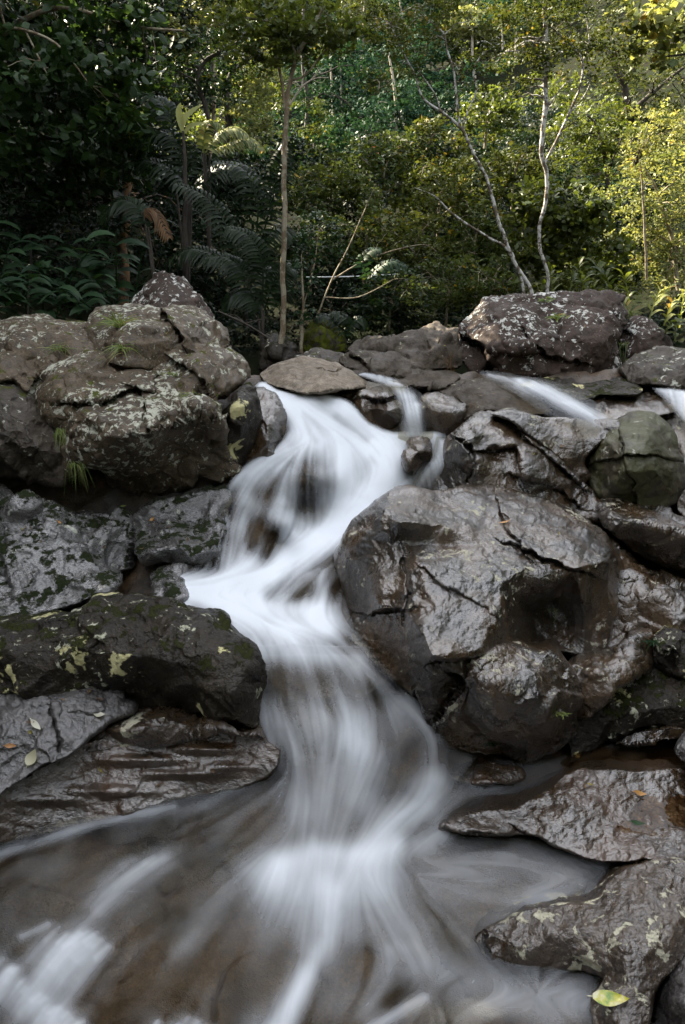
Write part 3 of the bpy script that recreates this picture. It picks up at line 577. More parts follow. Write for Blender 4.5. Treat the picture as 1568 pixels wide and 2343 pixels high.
# ------------------------------------------------------------------ stream bed and water
WC = [Z(-80,2420,-.02),Z(700,2420,-.02),Z(1650,2420,-.02),Z(100,2200,-.01),Z(700,2200,.0),Z(1200,2200,.03),Z(0,1960,.07),Z(250,1960,.06),Z(500,1950,.06),Z(750,1940,.07),Z(1000,1940,.08),Z(1300,2000,.07),
      Z(1100,1800,.09),Z(1300,1740,.1),Z(1550,1740,.1),Z(0,2080,.035),Z(400,2080,.03),Z(640,1880,.1),Z(850,1900,.1),Z(960,1850,.1),
      Z(620,1770,.17),Z(700,1750,.22),Z(800,1720,.25),Z(900,1700,.25),Z(985,1740,.19),Z(990,1680,.23),Z(620,1660,.28),Z(700,1620,.33),Z(820,1610,.33),Z(930,1620,.29),
      Z(610,1500,.42),Z(700,1490,.43),Z(800,1500,.42),Z(860,1550,.38),Z(500,1400,.49),Z(620,1430,.475),Z(740,1430,.47),Z(400,1350,.5),Z(520,1330,.51),Z(620,1300,.53),Z(740,1300,.53),Z(680,1330,.535),Z(700,1380,.49),Z(780,1380,.47),
      Z(800,1190,.62),Z(700,1240,.57),Z(640,1200,.63),(600,1170,2.82),(560,1150,2.8),Z(520,1270,.56),(640,1250,2.75),(540,1200,2.72),
      (690,1180,2.9),(740,1170,2.9),(700,1090,2.84),(750,1090,2.86),(720,1060,2.92),(620,1090,2.9),(820,1090,2.98),(900,1090,3.0),(880,1030,3.12),(780,1020,3.08),(700,1020,3.03),(640,1040,3.0),(560,1090,2.9),
      (640,920,3.28),(700,960,3.16),(720,910,3.3),(800,950,3.24),(860,1000,3.2),(610,885,3.45),(950,1000,3.2),(1000,1000,3.22),(1020,1040,3.18),(990,1110,3.12),(940,1110,3.05)]
NOW = [(-80,1000,3.2),(200,1000,3.2),(400,900,3.5),(-80,1250,2.75),(200,1250,2.75),(400,1250,2.75),(-80,1500,2.15),(250,1500,2.15),(500,1560,2.0),(-80,1700,1.85),(300,1720,1.85),
       (1000,1300,2.6),(1250,1300,2.6),(1500,1300,2.8),(1000,1500,2.2),(1250,1500,2.4),(1600,1500,2.3),(1200,1050,3.02),(1450,1050,3.1),(1650,1050,3.2),(800,868,3.75),(1000,880,3.62),(1200,880,3.7),(1350,930,3.4),(1500,880,3.75),(-80,860,4.2),(300,860,4.2),(1650,1200,3.0),(1650,1650,2.05)]
# bed: a rough rock sheet a hand's breadth below the water, running under every boulder
bq, bF = tri_fill(smooth_poly([(-90,858),(400,858),(800,850),(1200,850),(1700,850),(1700,1300),(1700,1800),(1700,2500),(1100,2500),(500,2500),(-90,2500),(-90,1900),(-90,1400)], 14, 0, 3), 9, 3)
bY = rbf(WC+NOW, bq, 40) + .035
bV = P(bq[:, 0], bq[:, 1], bY); bN = vnormals(bV, bF); sg = -np.sign((bN*(bV-np.array([0, 0, CAMH]))).sum(1).mean())
bN *= sg
if sg < 0: bF = bF[:, ::-1]
bV = bV + bN*(fbm(bV*4, 4, 5)*.02 + facets(bV*4.5, 15)*.05 - .02)[:, None]
tag(mesh('stream_bed', bV, bF, M_bed), kind='structure')

# foam and flow fields of the main stream, laid out along the currents
GS = 3.0; U0, V0 = -90, 850; GW, GH = int(1790/GS), int(1600/GS)
gu, gv = np.meshgrid(U0+np.arange(GW)*GS, V0+np.arange(GH)*GS); gq = np.stack([gu.ravel(), gv.ravel()], 1)
FLOW = [[(600,880),(660,920),(740,965),(830,1020),(880,1070),(850,1140),(780,1200),(700,1260),(600,1320),(480,1345),(400,1352)],
        [(640,900),(680,950),(710,1010),(700,1080),(700,1180)],[(700,1020),(620,1050),(560,1100),(520,1180),(510,1290)],[(640,1180),(620,1240),(600,1290)],[(720,1060),(730,1180)],[(780,1040),(780,1180)],
        [(760,910),(830,960),(900,1010),(920,1080)],[(1000,1000),(1010,1050),(985,1110),(930,1110)],
        [(760,1290),(690,1320),(640,1370)],[(740,1310),(720,1390)],[(400,1360),(520,1400),(640,1440),(760,1470),(850,1540),(930,1620),(985,1690),(990,1760),(970,1830),(900,1890),(840,1960),(800,2020)],
        [(600,1430),(640,1500),(640,1600),(680,1700),(700,1800),(690,1920),(660,2050),(600,2200),(540,2343)],[(720,1470),(740,1560),(780,1660),(760,1780),(740,1900),(740,2050),(730,2200),(680,2400)],[(820,1530),(860,1620),(860,1720),(820,1820),(770,1930)],
        [(620,1780),(500,1860),(380,1920),(260,2000),(140,2110),(40,2230)],[(640,1900),(520,1980),(400,2090),(280,2220),(180,2380)],[(450,1850),(250,1900),(60,1970),(-40,2050)],[(250,2130),(150,2200),(60,2330)],
        [(830,2000),(900,2110),(980,2250),(1050,2400)],[(900,1960),(1000,2060),(1100,2180),(1250,2300),(1350,2400)],[(1320,2020),(1200,2060),(1080,2060),(960,2010)],[(1000,1960),(1150,1950),(1300,1990),(1400,2010)],[(1050,1840),(1000,1900),(900,1960)],[(1300,1750),(1150,1790),(1040,1840)],[(1050,2230),(930,2290),(840,2360)],[(1350,2250),(1200,2290),(1050,2340)]]
fx = np.zeros(len(gq)); fy = np.zeros(len(gq)); fw = np.zeros(len(gq))+1e-9
for pl in FLOW:
    for s, e in zip(pl[:-1], pl[1:]):
        s, e = np.array(s, float), np.array(e, float); d = (e-s)/np.linalg.norm(e-s)
        dd = dist_poly(gq, [s, e], False); w = 1/(dd+12)**3
        fx += w*d[0]; fy += w*d[1]; fw += w
fl = np.hypot(fx, fy)+1e-12; fx = (fx/fl).reshape(GH, GW); fy = (fy/fl).reshape(GH, GW)
def bil(a, x, y):
    x = np.clip(x, 0, GW-1.01); y = np.clip(y, 0, GH-1.01); i, j = x.astype(int), y.astype(int); a0, b0 = x-i, y-j
    return (a[j, i]*(1-a0)+a[j, i+1]*a0)*(1-b0)+(a[j+1, i]*(1-a0)+a[j+1, i+1]*a0)*b0
def lic(img, n):
    tot = img.copy()
    for sgn in (1, -1):
        x, y = np.meshgrid(np.arange(GW, dtype=float), np.arange(GH, dtype=float))
        for k in range(n):
            vx, vy = bil(fx, x, y), bil(fy, x, y); x += sgn*vx; y += sgn*vy
            tot += bil(img, x, y)
    tot /= 2*n+1
    return (tot-tot.mean())/tot.std()
def blur(a, n):
    for _ in range(n):
        a = (np.roll(a, 1, 0)+np.roll(a, -1, 0)+2*a)/4; a = (np.roll(a, 1, 1)+np.roll(a, -1, 1)+2*a)/4
    return a
r0 = np.random.default_rng(3)
STREAK = (.34*lic(r0.random((GH, GW)), 16) + .45*lic(blur(r0.random((GH, GW)), 4), 26) + .95*lic(blur(r0.random((GH, GW)), 30), 40))
STREAK /= STREAK.std()
FOAM = [  # (current line, half width in pixels, density)
  ([(605,882),(650,915),(720,955),(800,1000)],22,.9),([(660,905),(740,925),(820,970),(880,1000)],24,.8),([(640,905),(680,960),(720,1010)],18,.75),([(740,915),(800,940),(850,985)],18,.6),
  ([(690,1005),(800,1020),(880,1050)],50,.95),([(890,1000),(905,1060),(880,1110)],52,1.),([(930,990),(1000,995)],14,.6),([(650,1035),(600,1060),(548,1095)],24,.75),([(600,1080),(540,1140),(520,1190)],26,.3),([(660,1080),(650,1150)],26,.55),([(790,1060),(780,1150)],40,.8),
  ([(720,1080),(726,1168)],40,-.62),([(690,955),(722,1015)],7,-.3),([(770,955),(840,1008)],8,-.25),([(850,1060),(838,1150)],13,-.28),([(590,1150),(598,1270)],36,-.3),([(622,1090),(618,1130)],12,-.35),
  ([(870,1110),(810,1180),(720,1250),(620,1310),(500,1340),(410,1352)],46,1.),([(690,1195),(640,1185),(560,1150)],22,.5),([(515,1200),(510,1280)],12,.35),([(560,1190),(555,1290)],12,.35),([(650,1190),(660,1230),(640,1290)],26,.5),([(600,1180),(600,1265)],30,-.45),([(540,1150),(560,1180)],20,-.3),
  ([(400,1360),(500,1385),(620,1395),(720,1410)],34,1.),([(520,1410),(620,1440),(740,1440)],44,.95),([(620,1360),(680,1315),(750,1300)],18,-.5),([(700,1320),(690,1385)],30,.25),([(735,1310),(745,1390)],14,.3),
  ([(590,1488),(700,1498),(815,1510)],30,.5),([(600,1560),(790,1572)],38,-.85),([(830,1540),(900,1610)],30,.2),([(620,1640),(900,1645)],46,.2),([(690,1700),(720,1800),(740,1880)],85,.22),([(805,1690),(840,1740),(820,1810)],50,.4),([(760,1770),(700,1850)],46,.25),
  ([(930,1600),(985,1680),(993,1770)],20,.42),([(985,1790),(960,1840),(900,1890),(848,1955)],32,.62),([(850,1600),(930,1720)],38,-.6),([(1000,1850),(1060,1820),(1120,1790)],28,.16),
  ([(640,1978),(720,1952),(830,1962),(905,1942)],30,.6),([(620,2005),(740,2015),(850,2005)],55,.5),([(700,2085),(790,2095)],80,.26),([(770,2050),(750,2150),(710,2230),(630,2390)],24,.42),([(700,2240),(600,2390)],28,.38),([(850,2010),(900,2110),(960,2210)],60,.22),([(560,1985),(480,2080),(420,2160)],40,.1),([(960,1935),(1010,1905)],22,.3),
  ([(1000,2020),(1200,2000),(1350,2010)],75,.17),([(1080,2255),(1300,2290)],55,.2),([(970,2285),(840,2360)],14,.32),([(890,2180),(840,2330)],26,.2),
  ([(370,1965),(300,2010),(230,2080)],24,.26),([(560,1820),(420,1880)],30,.08),([(50,2145),(110,2115)],9,.3),([(195,2155),(140,2215),(85,2290)],42,.34),([(20,2225),(0,2280)],26,.25),([(150,2330),(90,2390)],34,.25),([(0,1955),(200,1893),(400,1845)],9,.22)]
rl = np.random.default_rng(12)
for x0, y0, x1, y1, n_, dx, dy, I_ in ((125,2128,255,2165,13,-110,135,.42),(8,2200,62,2262,8,-40,60,.36),(95,2300,195,2345,11,-70,70,.36),(360,2345,500,2356,9,-30,60,.45),(300,1962,375,1975,5,-120,95,.16)):
    for k_ in range(n_):                           # small falls over the edges of ledges: bundles of threads
        t_ = (k_+rl.uniform(-.3, .3))/(n_-1); a_ = np.array([x0+(x1-x0)*t_, y0+(y1-y0)*t_+rl.normal()*9]); m_ = rl.uniform(.6, 1.3)
        p1_, p2_, p3_ = a_+np.array([dx*.25, dy*.2])*m_, a_+np.array([dx*.6, dy*.55])*m_, a_+np.array([dx, dy])*m_; I2 = I_*rl.uniform(.5, 1.1)
        for q_, w_, i_ in (([tuple(a_), tuple(p1_)], 5.5, I2*.5), ([tuple(a_), tuple(p2_)], 11, I2*.35), ([tuple(p1_), tuple(p3_)], 18, I2*.2)): FOAM.append((q_, w_, i_))
FO = np.zeros(len(gq))
for line, w, I in FOAM:
    d = dist_poly(gq, line, False); gss = np.exp(-(d/(w*1.05))**2)
    FO = FO*(1-I*gss)+I*gss if I > 0 else FO*(1+I*gss)
FO = FO.reshape(GH, GW)
def drag(img, n):             # foam carried downstream
    tot, wsum = img.copy(), 1.; x, y = np.meshgrid(np.arange(GW, dtype=float), np.arange(GH, dtype=float))
    for k in range(n):
        vx, vy = bil(fx, x, y), bil(fy, x, y); x -= vx; y -= vy; w = 1-k/n; tot += w*bil(img, x, y); wsum += w
    return tot/wsum
FO = np.where(gv > 1500, np.maximum(FO*.8, 0)+.2*drag(np.clip(FO, 0, 1), 16), FO*.78+.16*drag(np.clip(FO, 0, 1), 16)); FO = np.clip(FO, 0, 1)
PATCH = blur(r0.random((GH, GW)), 60); PATCH = drag((PATCH-PATCH.mean())/PATCH.std(), 40); PATCH /= PATCH.std()
BASE = np.where(gv > 1480, np.clip(.026+.03*PATCH, .0, .3), .04)*(1-.85*np.exp(-((gu-430)/190)**2-((gv-2230)/95)**2))*(1-.6*np.exp(-((gu-230)/260)**2-((gv-2060)/60)**2))
FA = np.clip(FO + BASE + STREAK*np.where(gv > 1750, .6, 1)*np.where(gv < 1480, 1.9, 1.)*(np.where(gv > 1750, .03, .012)+.17*np.sqrt(np.clip(FO, 0, 1))*(1.12-np.clip(FO, 0, 1)))*np.clip(1.25-(gv-1500)/1400, .45, 1), 0, 1)

def mat_water(name, tint, rough=.12, fk=.35):
    m, t = new_mat(name)
    fo = nd(t, 'ShaderNodeAttribute', attribute_name='foam').outputs['Fac']
    tr = nd(t, 'ShaderNodeBsdfTransparent', {'Color': (*tint, 1)})
    tc = nd(t, 'ShaderNodeTexCoord').outputs['Object']
    bp = nd(t, 'ShaderNodeBump', {'Height': noise(t, tc, 9, 3, .5), 'Strength': .12, 'Distance': .05}).outputs[0]
    gl = nd(t, 'ShaderNodeBsdfGlossy', {'Roughness': rough, 'Normal': bp})
    fr = nd(t, 'ShaderNodeFresnel', {'IOR': 1.33, 'Normal': bp})
    film = nd(t, 'ShaderNodeMixShader', {0: mth(t, 'MULTIPLY', fr.outputs[0], fk), 1: tr.outputs[0], 2: gl.outputs[0]})
    df = nd(t, 'ShaderNodeBsdfDiffuse', {'Color': (.84, .88, .93, 1)})  # white foam tinted blue to stand in for bluish sky light
    tl = nd(t, 'ShaderNodeBsdfTranslucent', {'Color': (.84, .88, .93, 1)})
    wh = nd(t, 'ShaderNodeMixShader', {0: .2, 1: df.outputs[0], 2: tl.outputs[0]})
    mx = nd(t, 'ShaderNodeMixShader', {0: fo, 1: film.outputs[0], 2: wh.outputs[0]})
    nd(t, 'ShaderNodeOutputMaterial', {'Surface': mx.outputs[0]})
    return m
M_water = mat_water('silky_stream_water', (.72, .69, .6), .22)
M_pool = mat_water('clear_brown_water', (.62, .5, .36), .04, 1.)
WPOLY = [(570,895),(590,874),(612,872),(650,890),(700,898),(750,900),(800,915),(850,965),(900,985),(960,985),(1020,985),(1045,1005),(1040,1060),(1005,1120),(960,1140),(930,1150),(880,1180),(840,1220),(800,1290),(810,1360),(830,1430),(860,1500),(920,1560),(990,1620),(1030,1700),(1100,1730),(1250,1735),(1400,1700),(1560,1690),(1660,1700),(1660,2450),(1000,2460),(300,2460),(-85,2450),(-85,1890),(0,1900),(200,1860),(400,1800),(560,1770),(610,1720),(580,1640),(570,1560),(550,1480),(480,1420),(380,1390),(340,1370),(380,1320),(460,1285),(485,1230),(500,1170),(520,1110),(560,1060),(620,1025),(655,985),(630,930)]
def water_sheet(name, poly, ctrl, mat, step, foam_fn, fade=14, off=0., kind='structure', c=38.):
    SEED[0] += 13
    pl = smooth_poly(poly, step, 2, SEED[0]); q, F = tri_fill(pl, step, SEED[0]); Y = rbf(ctrl, q, c)+off
    e = dist_poly(q, pl); f = foam_fn(q)*np.clip(e/fade, 0, 1)
    V = P(q[:, 0], q[:, 1], Y); N = vnormals(V, F)
    sg = -np.sign((N*(V-np.array([0, 0, CAMH]))).sum(1).mean())
    if sg < 0: F = F[:, ::-1]
    V = V + N*sg*(f*.02+fbm(V*5, 3, 8)*.006)[:, None]
    o = mesh(name, V, F, mat, attrs={'foam': ('POINT', np.clip(f, 0, .93))})
    return tag(o, kind=kind)
fa = lambda q: bil(FA, (q[:, 0]-U0)/GS, (q[:, 1]-V0)/GS)
water_sheet('water', WPOLY, WC, M_water, 4.0, fa)
def strip_foam(lines, base=.1, amp=.14, fq=(0, 0, 1., -.25)):
    def f(q):
        r = np.zeros(len(q))
        for l, w, I in lines:
            g = np.exp(-(dist_poly(q, l, False)/w)**2); r = r*(1-I*g)+I*g
        s = fbm(np.stack([(q[:, 0]*fq[2]+q[:, 1]*fq[3])*.28, (q[:, 1]*fq[2]-q[:, 0]*fq[3])*.02, np.zeros(len(q))], 1), 3, 41)
        return np.clip(r+base+s*amp*2.2*np.sqrt(r), 0, 1)
    return f
water_sheet('waterfall', [(885,872),(935,878),(975,910),(988,960),(988,1006),(912,1008),(914,950),(902,915)],
            [(905,884,3.42),(930,900,3.3),(960,920,3.2),(940,950,3.15),(965,960,3.15),(930,1000,3.16),(970,1000,3.16)], M_water, 3, strip_foam([([(908,886),(935,915),(945,990)],16,.6),([(955,930),(958,1000)],9,.55)], .03), 16)
water_sheet('waterfall', [(1000,1000),(1035,1005),(1040,1040),(1015,1085),(985,1125),(940,1125),(950,1095),(980,1060),(992,1030)],
            [(1010,1003,3.1),(1035,1020,3.08),(985,1060,2.95),(1010,1080,2.97),(950,1115,2.95),(990,1115,2.97),(970,1090,2.92)], M_water, 3, strip_foam([([(1015,1005),(1010,1050),(985,1115)],18,.45),([(985,1060),(955,1110)],10,.5),([(1030,1030),(1005,1090)],8,.4)], .03), 16)
water_sheet('waterfall', [(1100,848),(1180,856),(1250,868),(1310,888),(1370,925),(1410,968),(1360,985),(1290,970),(1230,940),(1180,900),(1110,870)],
            [(1105,858,3.68),(1160,866,3.58),(1240,885,3.40),(1290,905,3.28),(1380,962,3.05),(1300,950,3.08),(1215,900,3.34),(1340,935,3.12)], M_water, 3, strip_foam([([(1120,860),(1190,874)],7,.25),([(1190,876),(1250,900),(1310,935),(1375,965)],14,.5),([(1220,880),(1300,915),(1350,950)],8,.3)], .04, fq=(0, 0, .5, -.87)), 11)
water_sheet('waterfall', [(1490,885),(1530,885),(1590,895),(1680,900),(1680,1010),(1590,985),(1550,955),(1520,915)],
            [(1500,888,3.5),(1590,900,3.36),(1670,905,3.3),(1550,945,3.2),(1600,980,3.12),(1670,1000,3.1)], M_water, 4, strip_foam([([(1510,892),(1545,905),(1570,950),(1600,985)],20,.5),([(1560,900),(1640,960)],20,.5)], .06), 11)
water_sheet('water', [(815,858),(840,850),(880,858),(920,872),(930,888),(890,885),(850,872)], [(820,858,3.68),(850,854,3.68),(920,876,3.42),(890,882,3.42),(860,868,3.5)], M_water, 3, strip_foam([([(825,858),(870,868),(915,884)],8,.4)], .08), 5)
water_sheet('puddle', [(1280,1745),(1340,1712),(1420,1690),(1500,1695),(1580,1690),(1590,1752),(1450,1768),(1330,1760)], [Z(1280,1745,.115),Z(1590,1690,.115),Z(1590,1755,.115),Z(1400,1700,.115),Z(1400,1760,.115)], M_pool, 7, lambda q: q[:, 0]*0, 5)
tag(water_sheet('puddle', [(1370,1860),(1400,1815),(1450,1795),(1520,1790),(1660,1785),(1660,1925),(1560,1920),(1470,1905),(1400,1890)],
    [Z(1370,1860,.122),Z(1660,1790,.122),Z(1660,1920,.122),Z(1470,1900,.122),Z(1450,1800,.122)], M_pool, 8, lambda q: q[:, 0]*0, 5))
# ------------------------------------------------------------------ ground beyond the stream
def gz(x, y):                 # design units
    s = np.clip((y-3.9)/1.2, 0, 1); s = s*s*(3-2*s)
    z = -0.6 + s*1.62
    z = z + np.clip(-x-1.3, 0, 8)*.32*s + np.clip(x-2.3, 0, 8)*.38*s + np.clip(np.abs(x)-3.2, 0, 10)*.35*(1-s)
    b = np.clip((np.abs(x)-.56*np.clip(y, 0, 4)-.18)/.7, 0, 1)      # banks beside the lower stream
    z = z + b*b*(3-2*b)*1.7*(1-s)
    h = np.clip(y-8.5, 0, 40)
    return z + h*.5 + np.clip(np.abs(x-1)-3, 0, 12)*.12*np.clip(h/6, 0, 1)
gx, gy = np.meshgrid(np.concatenate([np.linspace(-400, -16, 12), np.linspace(-15, -3.6, 34), np.linspace(-3.4, 3.4, 70), np.linspace(3.6, 15, 34), np.linspace(16, 400, 12)]), np.concatenate([np.linspace(-400, -8, 10), np.linspace(-7, 3.4, 50), np.linspace(3.6, 12, 60), np.linspace(12.5, 48, 60), np.linspace(60, 500, 8)]))
gzv = gz(gx, gy); gp = np.stack([gx.ravel(), gy.ravel(), gzv.ravel()], 1); gp[:, 2] += fbm(gp*1.1, 4, 77)*.1*np.clip((gp[:, 1]-3.5), 0, 1)
idx = np.arange(gx.size).reshape(gx.shape)
gF = np.stack([idx[:-1, :-1].ravel(), idx[:-1, 1:].ravel(), idx[1:, 1:].ravel(), idx[1:, :-1].ravel()], 1)
mg, tg = new_mat('forest_floor'); tcg = nd(tg, 'ShaderNodeTexCoord').outputs['Object']
cg = mixc(tg, ramp(tg, noise(tg, tcg, 3, 6, .65), [(.35, g3(0)), (.65, g3(1))]), (.010, .009, .005), (.012, .018, .006))
bg_ = nd(tg, 'ShaderNodeBsdfPrincipled', {'Base Color': cg, 'Roughness': .9, 'Specular IOR Level': .05, 'Normal': nd(tg, 'ShaderNodeBump', {'Height': noise(tg, tcg, 25, 6, .7), 'Strength': .8, 'Distance': .05}).outputs[0]})
nd(tg, 'ShaderNodeOutputMaterial', {'Surface': bg_.outputs[0]})
tag(mesh('ground', gp*K, gF, mg), kind='structure')

# ------------------------------------------------------------------ foliage materials
def mat_leaf(name, c1, c2, trans=.35, rough=.4, spec=.5, c3=None):
    m, t = new_mat(name)
    a = nd(t, 'ShaderNodeAttribute', attribute_name='rnd').outputs['Fac']
    st = [(0, c1), (.8, c2)] + ([(.93, c2), (.97, c3)] if c3 else [])
    col = ramp(t, a, st)
    b = nd(t, 'ShaderNodeBsdfPrincipled', {'Base Color': col, 'Roughness': rough}); b.inputs['Specular IOR Level'].default_value = spec
    tl = nd(t, 'ShaderNodeBsdfTranslucent', {'Color': mixc(t, 1., col, (1.7, 1.6, .8), 'MULTIPLY')})
    x = nd(t, 'ShaderNodeMixShader', {0: trans, 1: b.outputs[0], 2: tl.outputs[0]})
    nd(t, 'ShaderNodeOutputMaterial', {'Surface': x.outputs[0]}); return m
def mat_bark(name, c1, c2, patch=None, ps=9., rough=.85):
    m, t = new_mat(name); tc = nd(t, 'ShaderNodeTexCoord').outputs['Object']
    mp = nd(t, 'ShaderNodeMapping', {'Vector': tc, 'Scale': (1, 1, .4)}).outputs[0]
    col = mixc(t, ramp(t, noise(t, mp, 22, 6, .7), [(.35, g3(0)), (.65, g3(1))]), c1, c2)
    if patch: col = mixc(t, ramp(t, noise(t, tc, ps, 5, .65), [(.47, g3(0)), (.53, g3(1))]), col, patch)
    b = nd(t, 'ShaderNodeBsdfPrincipled', {'Base Color': col, 'Roughness': rough, 'Normal': nd(t, 'ShaderNodeBump', {'Height': noise(t, mp, 60, 5, .7), 'Strength': .6, 'Distance': .01}).outputs[0]})
    nd(t, 'ShaderNodeOutputMaterial', {'Surface': b.outputs[0]}); return m
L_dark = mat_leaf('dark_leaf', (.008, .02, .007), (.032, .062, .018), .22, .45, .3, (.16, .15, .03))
L_deep = mat_leaf('deep_shade_leaf', (.004, .009, .005), (.012, .025, .011), .18, .5, .2)  # shade put into the colour: near-black leaves make the gaps read dark
L_gloss = mat_leaf('glossy_palm_leaf', (.004, .011, .003), (.011, .023, .007), .2, .45, .2)
L_ging = mat_leaf('ginger_leaf', (.008, .024, .010), (.024, .055, .02), .25, .55, .25)
L_mid = mat_leaf('mid_green_leaf', (.018, .030, .008), (.062, .082, .022), .28, .55, .13, (.22, .15, .02))
L_olive = mat_leaf('olive_leaf', (.02, .033, .008), (.07, .082, .02), .28, .55, .13, (.24, .16, .03))
L_light = mat_leaf('light_green_leaf', (.03, .048, .011), (.092, .115, .026), .42, .45, .4)
L_yel = mat_leaf('yellow_green_leaf', (.03, .06, .018), (.27, .28, .115), .36, .55, .2, (.3, .2, .06))  # yellow-green leaf, albedo raised to carry part of the sunlight
L_blue = mat_leaf('blue_green_leaf', (.009, .027, .016), (.028, .066, .034), .16, .6, .06)
L_grass = mat_leaf('grass_blade', (.09, .15, .03), (.22, .26, .08), .35, .45, .4, (.3, .24, .1))
L_brn = mat_leaf('dried_leaf', (.07, .04, .02), (.15, .085, .04), .2, .7, .3)
B_brown = mat_bark('brown_bark', (.10, .07, .04), (.2, .15, .09), (.26, .23, .16), 14)
B_dark = mat_bark('dark_bark', (.025, .02, .015), (.06, .048, .035))
B_white = mat_bark('white_mottled_bark', (.06, .045, .03), (.12, .095, .065), (.42, .41, .38), 16)
B_rust = mat_bark('rusty_bark', (.12, .06, .02), (.2, .11, .045), (.04, .03, .02), 8)
B_pale = mat_bark('pale_bark', (.2, .17, .12), (.34, .3, .23))

# ------------------------------------------------------------------ plant geometry
def unit(a): return a/(np.linalg.norm(a, axis=-1, keepdims=True)+1e-12)
def leaf_cloud(pos, size, r, up=.55, aspect=.5, six=False, cl=None):
    """one small leaf per position: a folded quad, or a six-sided pointed oval. Returns V, F (quads), rnd."""
    n = len(pos)
    if isinstance(pos, tuple): pos, cl = pos; n = len(pos)
    d = unit(r.normal(size=(n, 3))*[1, 1, .55] + [0, 0, -.25])
    nn = r.normal(size=(n, 3))*(1-up)+np.array([0, 0, up*1.4])
    if cl is not None:                     # leaves of one spray lean the same way and share a tone
        k = cl.max()+1; nn = nn*.75 + (r.normal(size=(k, 3))*.8)[cl]
    nn = unit(nn - (nn*d).sum(1, keepdims=True)*d)
    s = np.cross(d, nn); L = (size*r.uniform(.65, 1.3, n))[:, None]; W = L*aspect*.5; rn = r.random(n) if cl is None else np.clip(r.random(k)[cl]*.6+r.random(n)*.42, 0, 1)
    if not six:
        V = np.stack([pos-d*L*.5, pos+s*W-nn*W*.25, pos+d*L*.5-nn*L*.08, pos-s*W-nn*W*.25], 1)
        return V.reshape(-1, 3), np.arange(n*4).reshape(-1, 4), np.repeat(rn, 4)
    a, b, c, e = pos-d*L*.5, pos-d*L*.15, pos+d*L*.2-nn*L*.04, pos+d*L*.55-nn*L*.16
    V = np.stack([a, b+s*W-nn*W*.3, c+s*W*.8-nn*W*.3, e, c-s*W*.8-nn*W*.3, b-s*W-nn*W*.3], 1)
    o = np.arange(n)[:, None]*6
    F = np.concatenate([o+[0, 1, 2, 3], o+[0, 3, 4, 5]], 1).reshape(-1, 4)
    return V.reshape(-1, 3), F, np.repeat(rn, 6)
def blob_positions(blobs, n, r, Yb, depth=.8, lump=.17, hollow=.35):
    """leaf positions in lumpy clusters through ellipsoids given as (u, v, ru, rv[, dY])"""
    out = []; ids = []; off = 0; A = np.array([b[2]*b[3] for b in blobs], float); A /= A.sum()
    for b, w in zip(blobs, A):
        Y = Yb + (b[4] if len(b) > 4 else 0); c = P(b[0], b[1], Y); rx, rz = px(Y, b[2]), px(Y, b[3]); rad = np.array([rx, rx*depth, rz])
        m = max(4, int(w*n)); k = max(6, int(34*w**.5*(n/4000)**.5 + 12))
        cc = unit(r.normal(size=(k, 3)))*(r.uniform(hollow**3, 1, (k, 1))**(1/3))
        i = r.integers(0, k, m); p = cc[i] + r.normal(size=(m, 3))*lump*np.array([1, 1, .6])*r.uniform(.5, 1.3, (k, 1))[i]
        out.append(c + p*rad); ids.append(i+off); off += k
    return np.concatenate(out), np.concatenate(ids)
def tube(paths, sides=7):
    """paths: list of (points (k,3), radii (k)). Returns V, F quads"""
    Vs, Fs, o = [], [], 0
    for p, rad in paths:
        p = np.asarray(p, float); rad = np.asarray(rad, float); k = len(p)
        tg_ = unit(np.gradient(p, axis=0)); ref = np.where(np.abs(tg_[:, 2:3]) > .9, [[0, 1., 0]], [[0, 0, 1.]])
        a = unit(np.cross(tg_, ref)); b = np.cross(tg_, a)
        for i in range(1, k):
            a[i] = unit(a[i-1]-(a[i-1]@tg_[i])*tg_[i]); b[i] = np.cross(tg_[i], a[i])
        th = np.linspace(0, 2*np.pi, sides, endpoint=False)
        V = p[:, None]+rad[:, None, None]*(np.cos(th)[None, :, None]*a[:, None]+np.sin(th)[None, :, None]*b[:, None])
        Vs.append(V.reshape(-1, 3)); j = np.arange(sides); jn = (j+1) % sides
        for i in range(k-1):
            Fs.append(np.stack([o+i*sides+j, o+i*sides+jn, o+(i+1)*sides+jn, o+(i+1)*sides+j], 1))
        o += k*sides
    return np.concatenate(Vs), np.concatenate(Fs)
def limb(pts, Y, wob=.5, r=None, sub=6):
    """pixel polyline (u, v, width[, dY]) -> smoothed 3-D path and radii"""
    pts = [tuple(p)+((0,) if len(p) == 3 else ()) for p in pts]; a = np.array(pts, float); k = len(a)
    s = np.linspace(0, k-1, (k-1)*sub+1); i = np.clip(s.astype(int), 0, k-2); f = (s-i)[:, None]
    p0, p1, p2, p3 = a[np.maximum(i-1, 0)], a[i], a[i+1], a[np.minimum(i+2, k-1)]
    q = .5*(2*p1+(p2-p0)*f+(2*p0-5*p1+4*p2-p3)*f*f+(-p0+3*p1-3*p2+p3)*f**3)
    n = np.stack([q[:, 0]/40, q[:, 1]/40, q[:, 2]*0], 1)
    q[:, 0] += fbm(n, 3, int(pts[0][0]) % 97)*q[:, 2]*wob
    YY = Y+q[:, 3]
    return P(q[:, 0], q[:, 1], YY), np.maximum(px(YY, q[:, 2])*.5, .0012)
TS = [500]
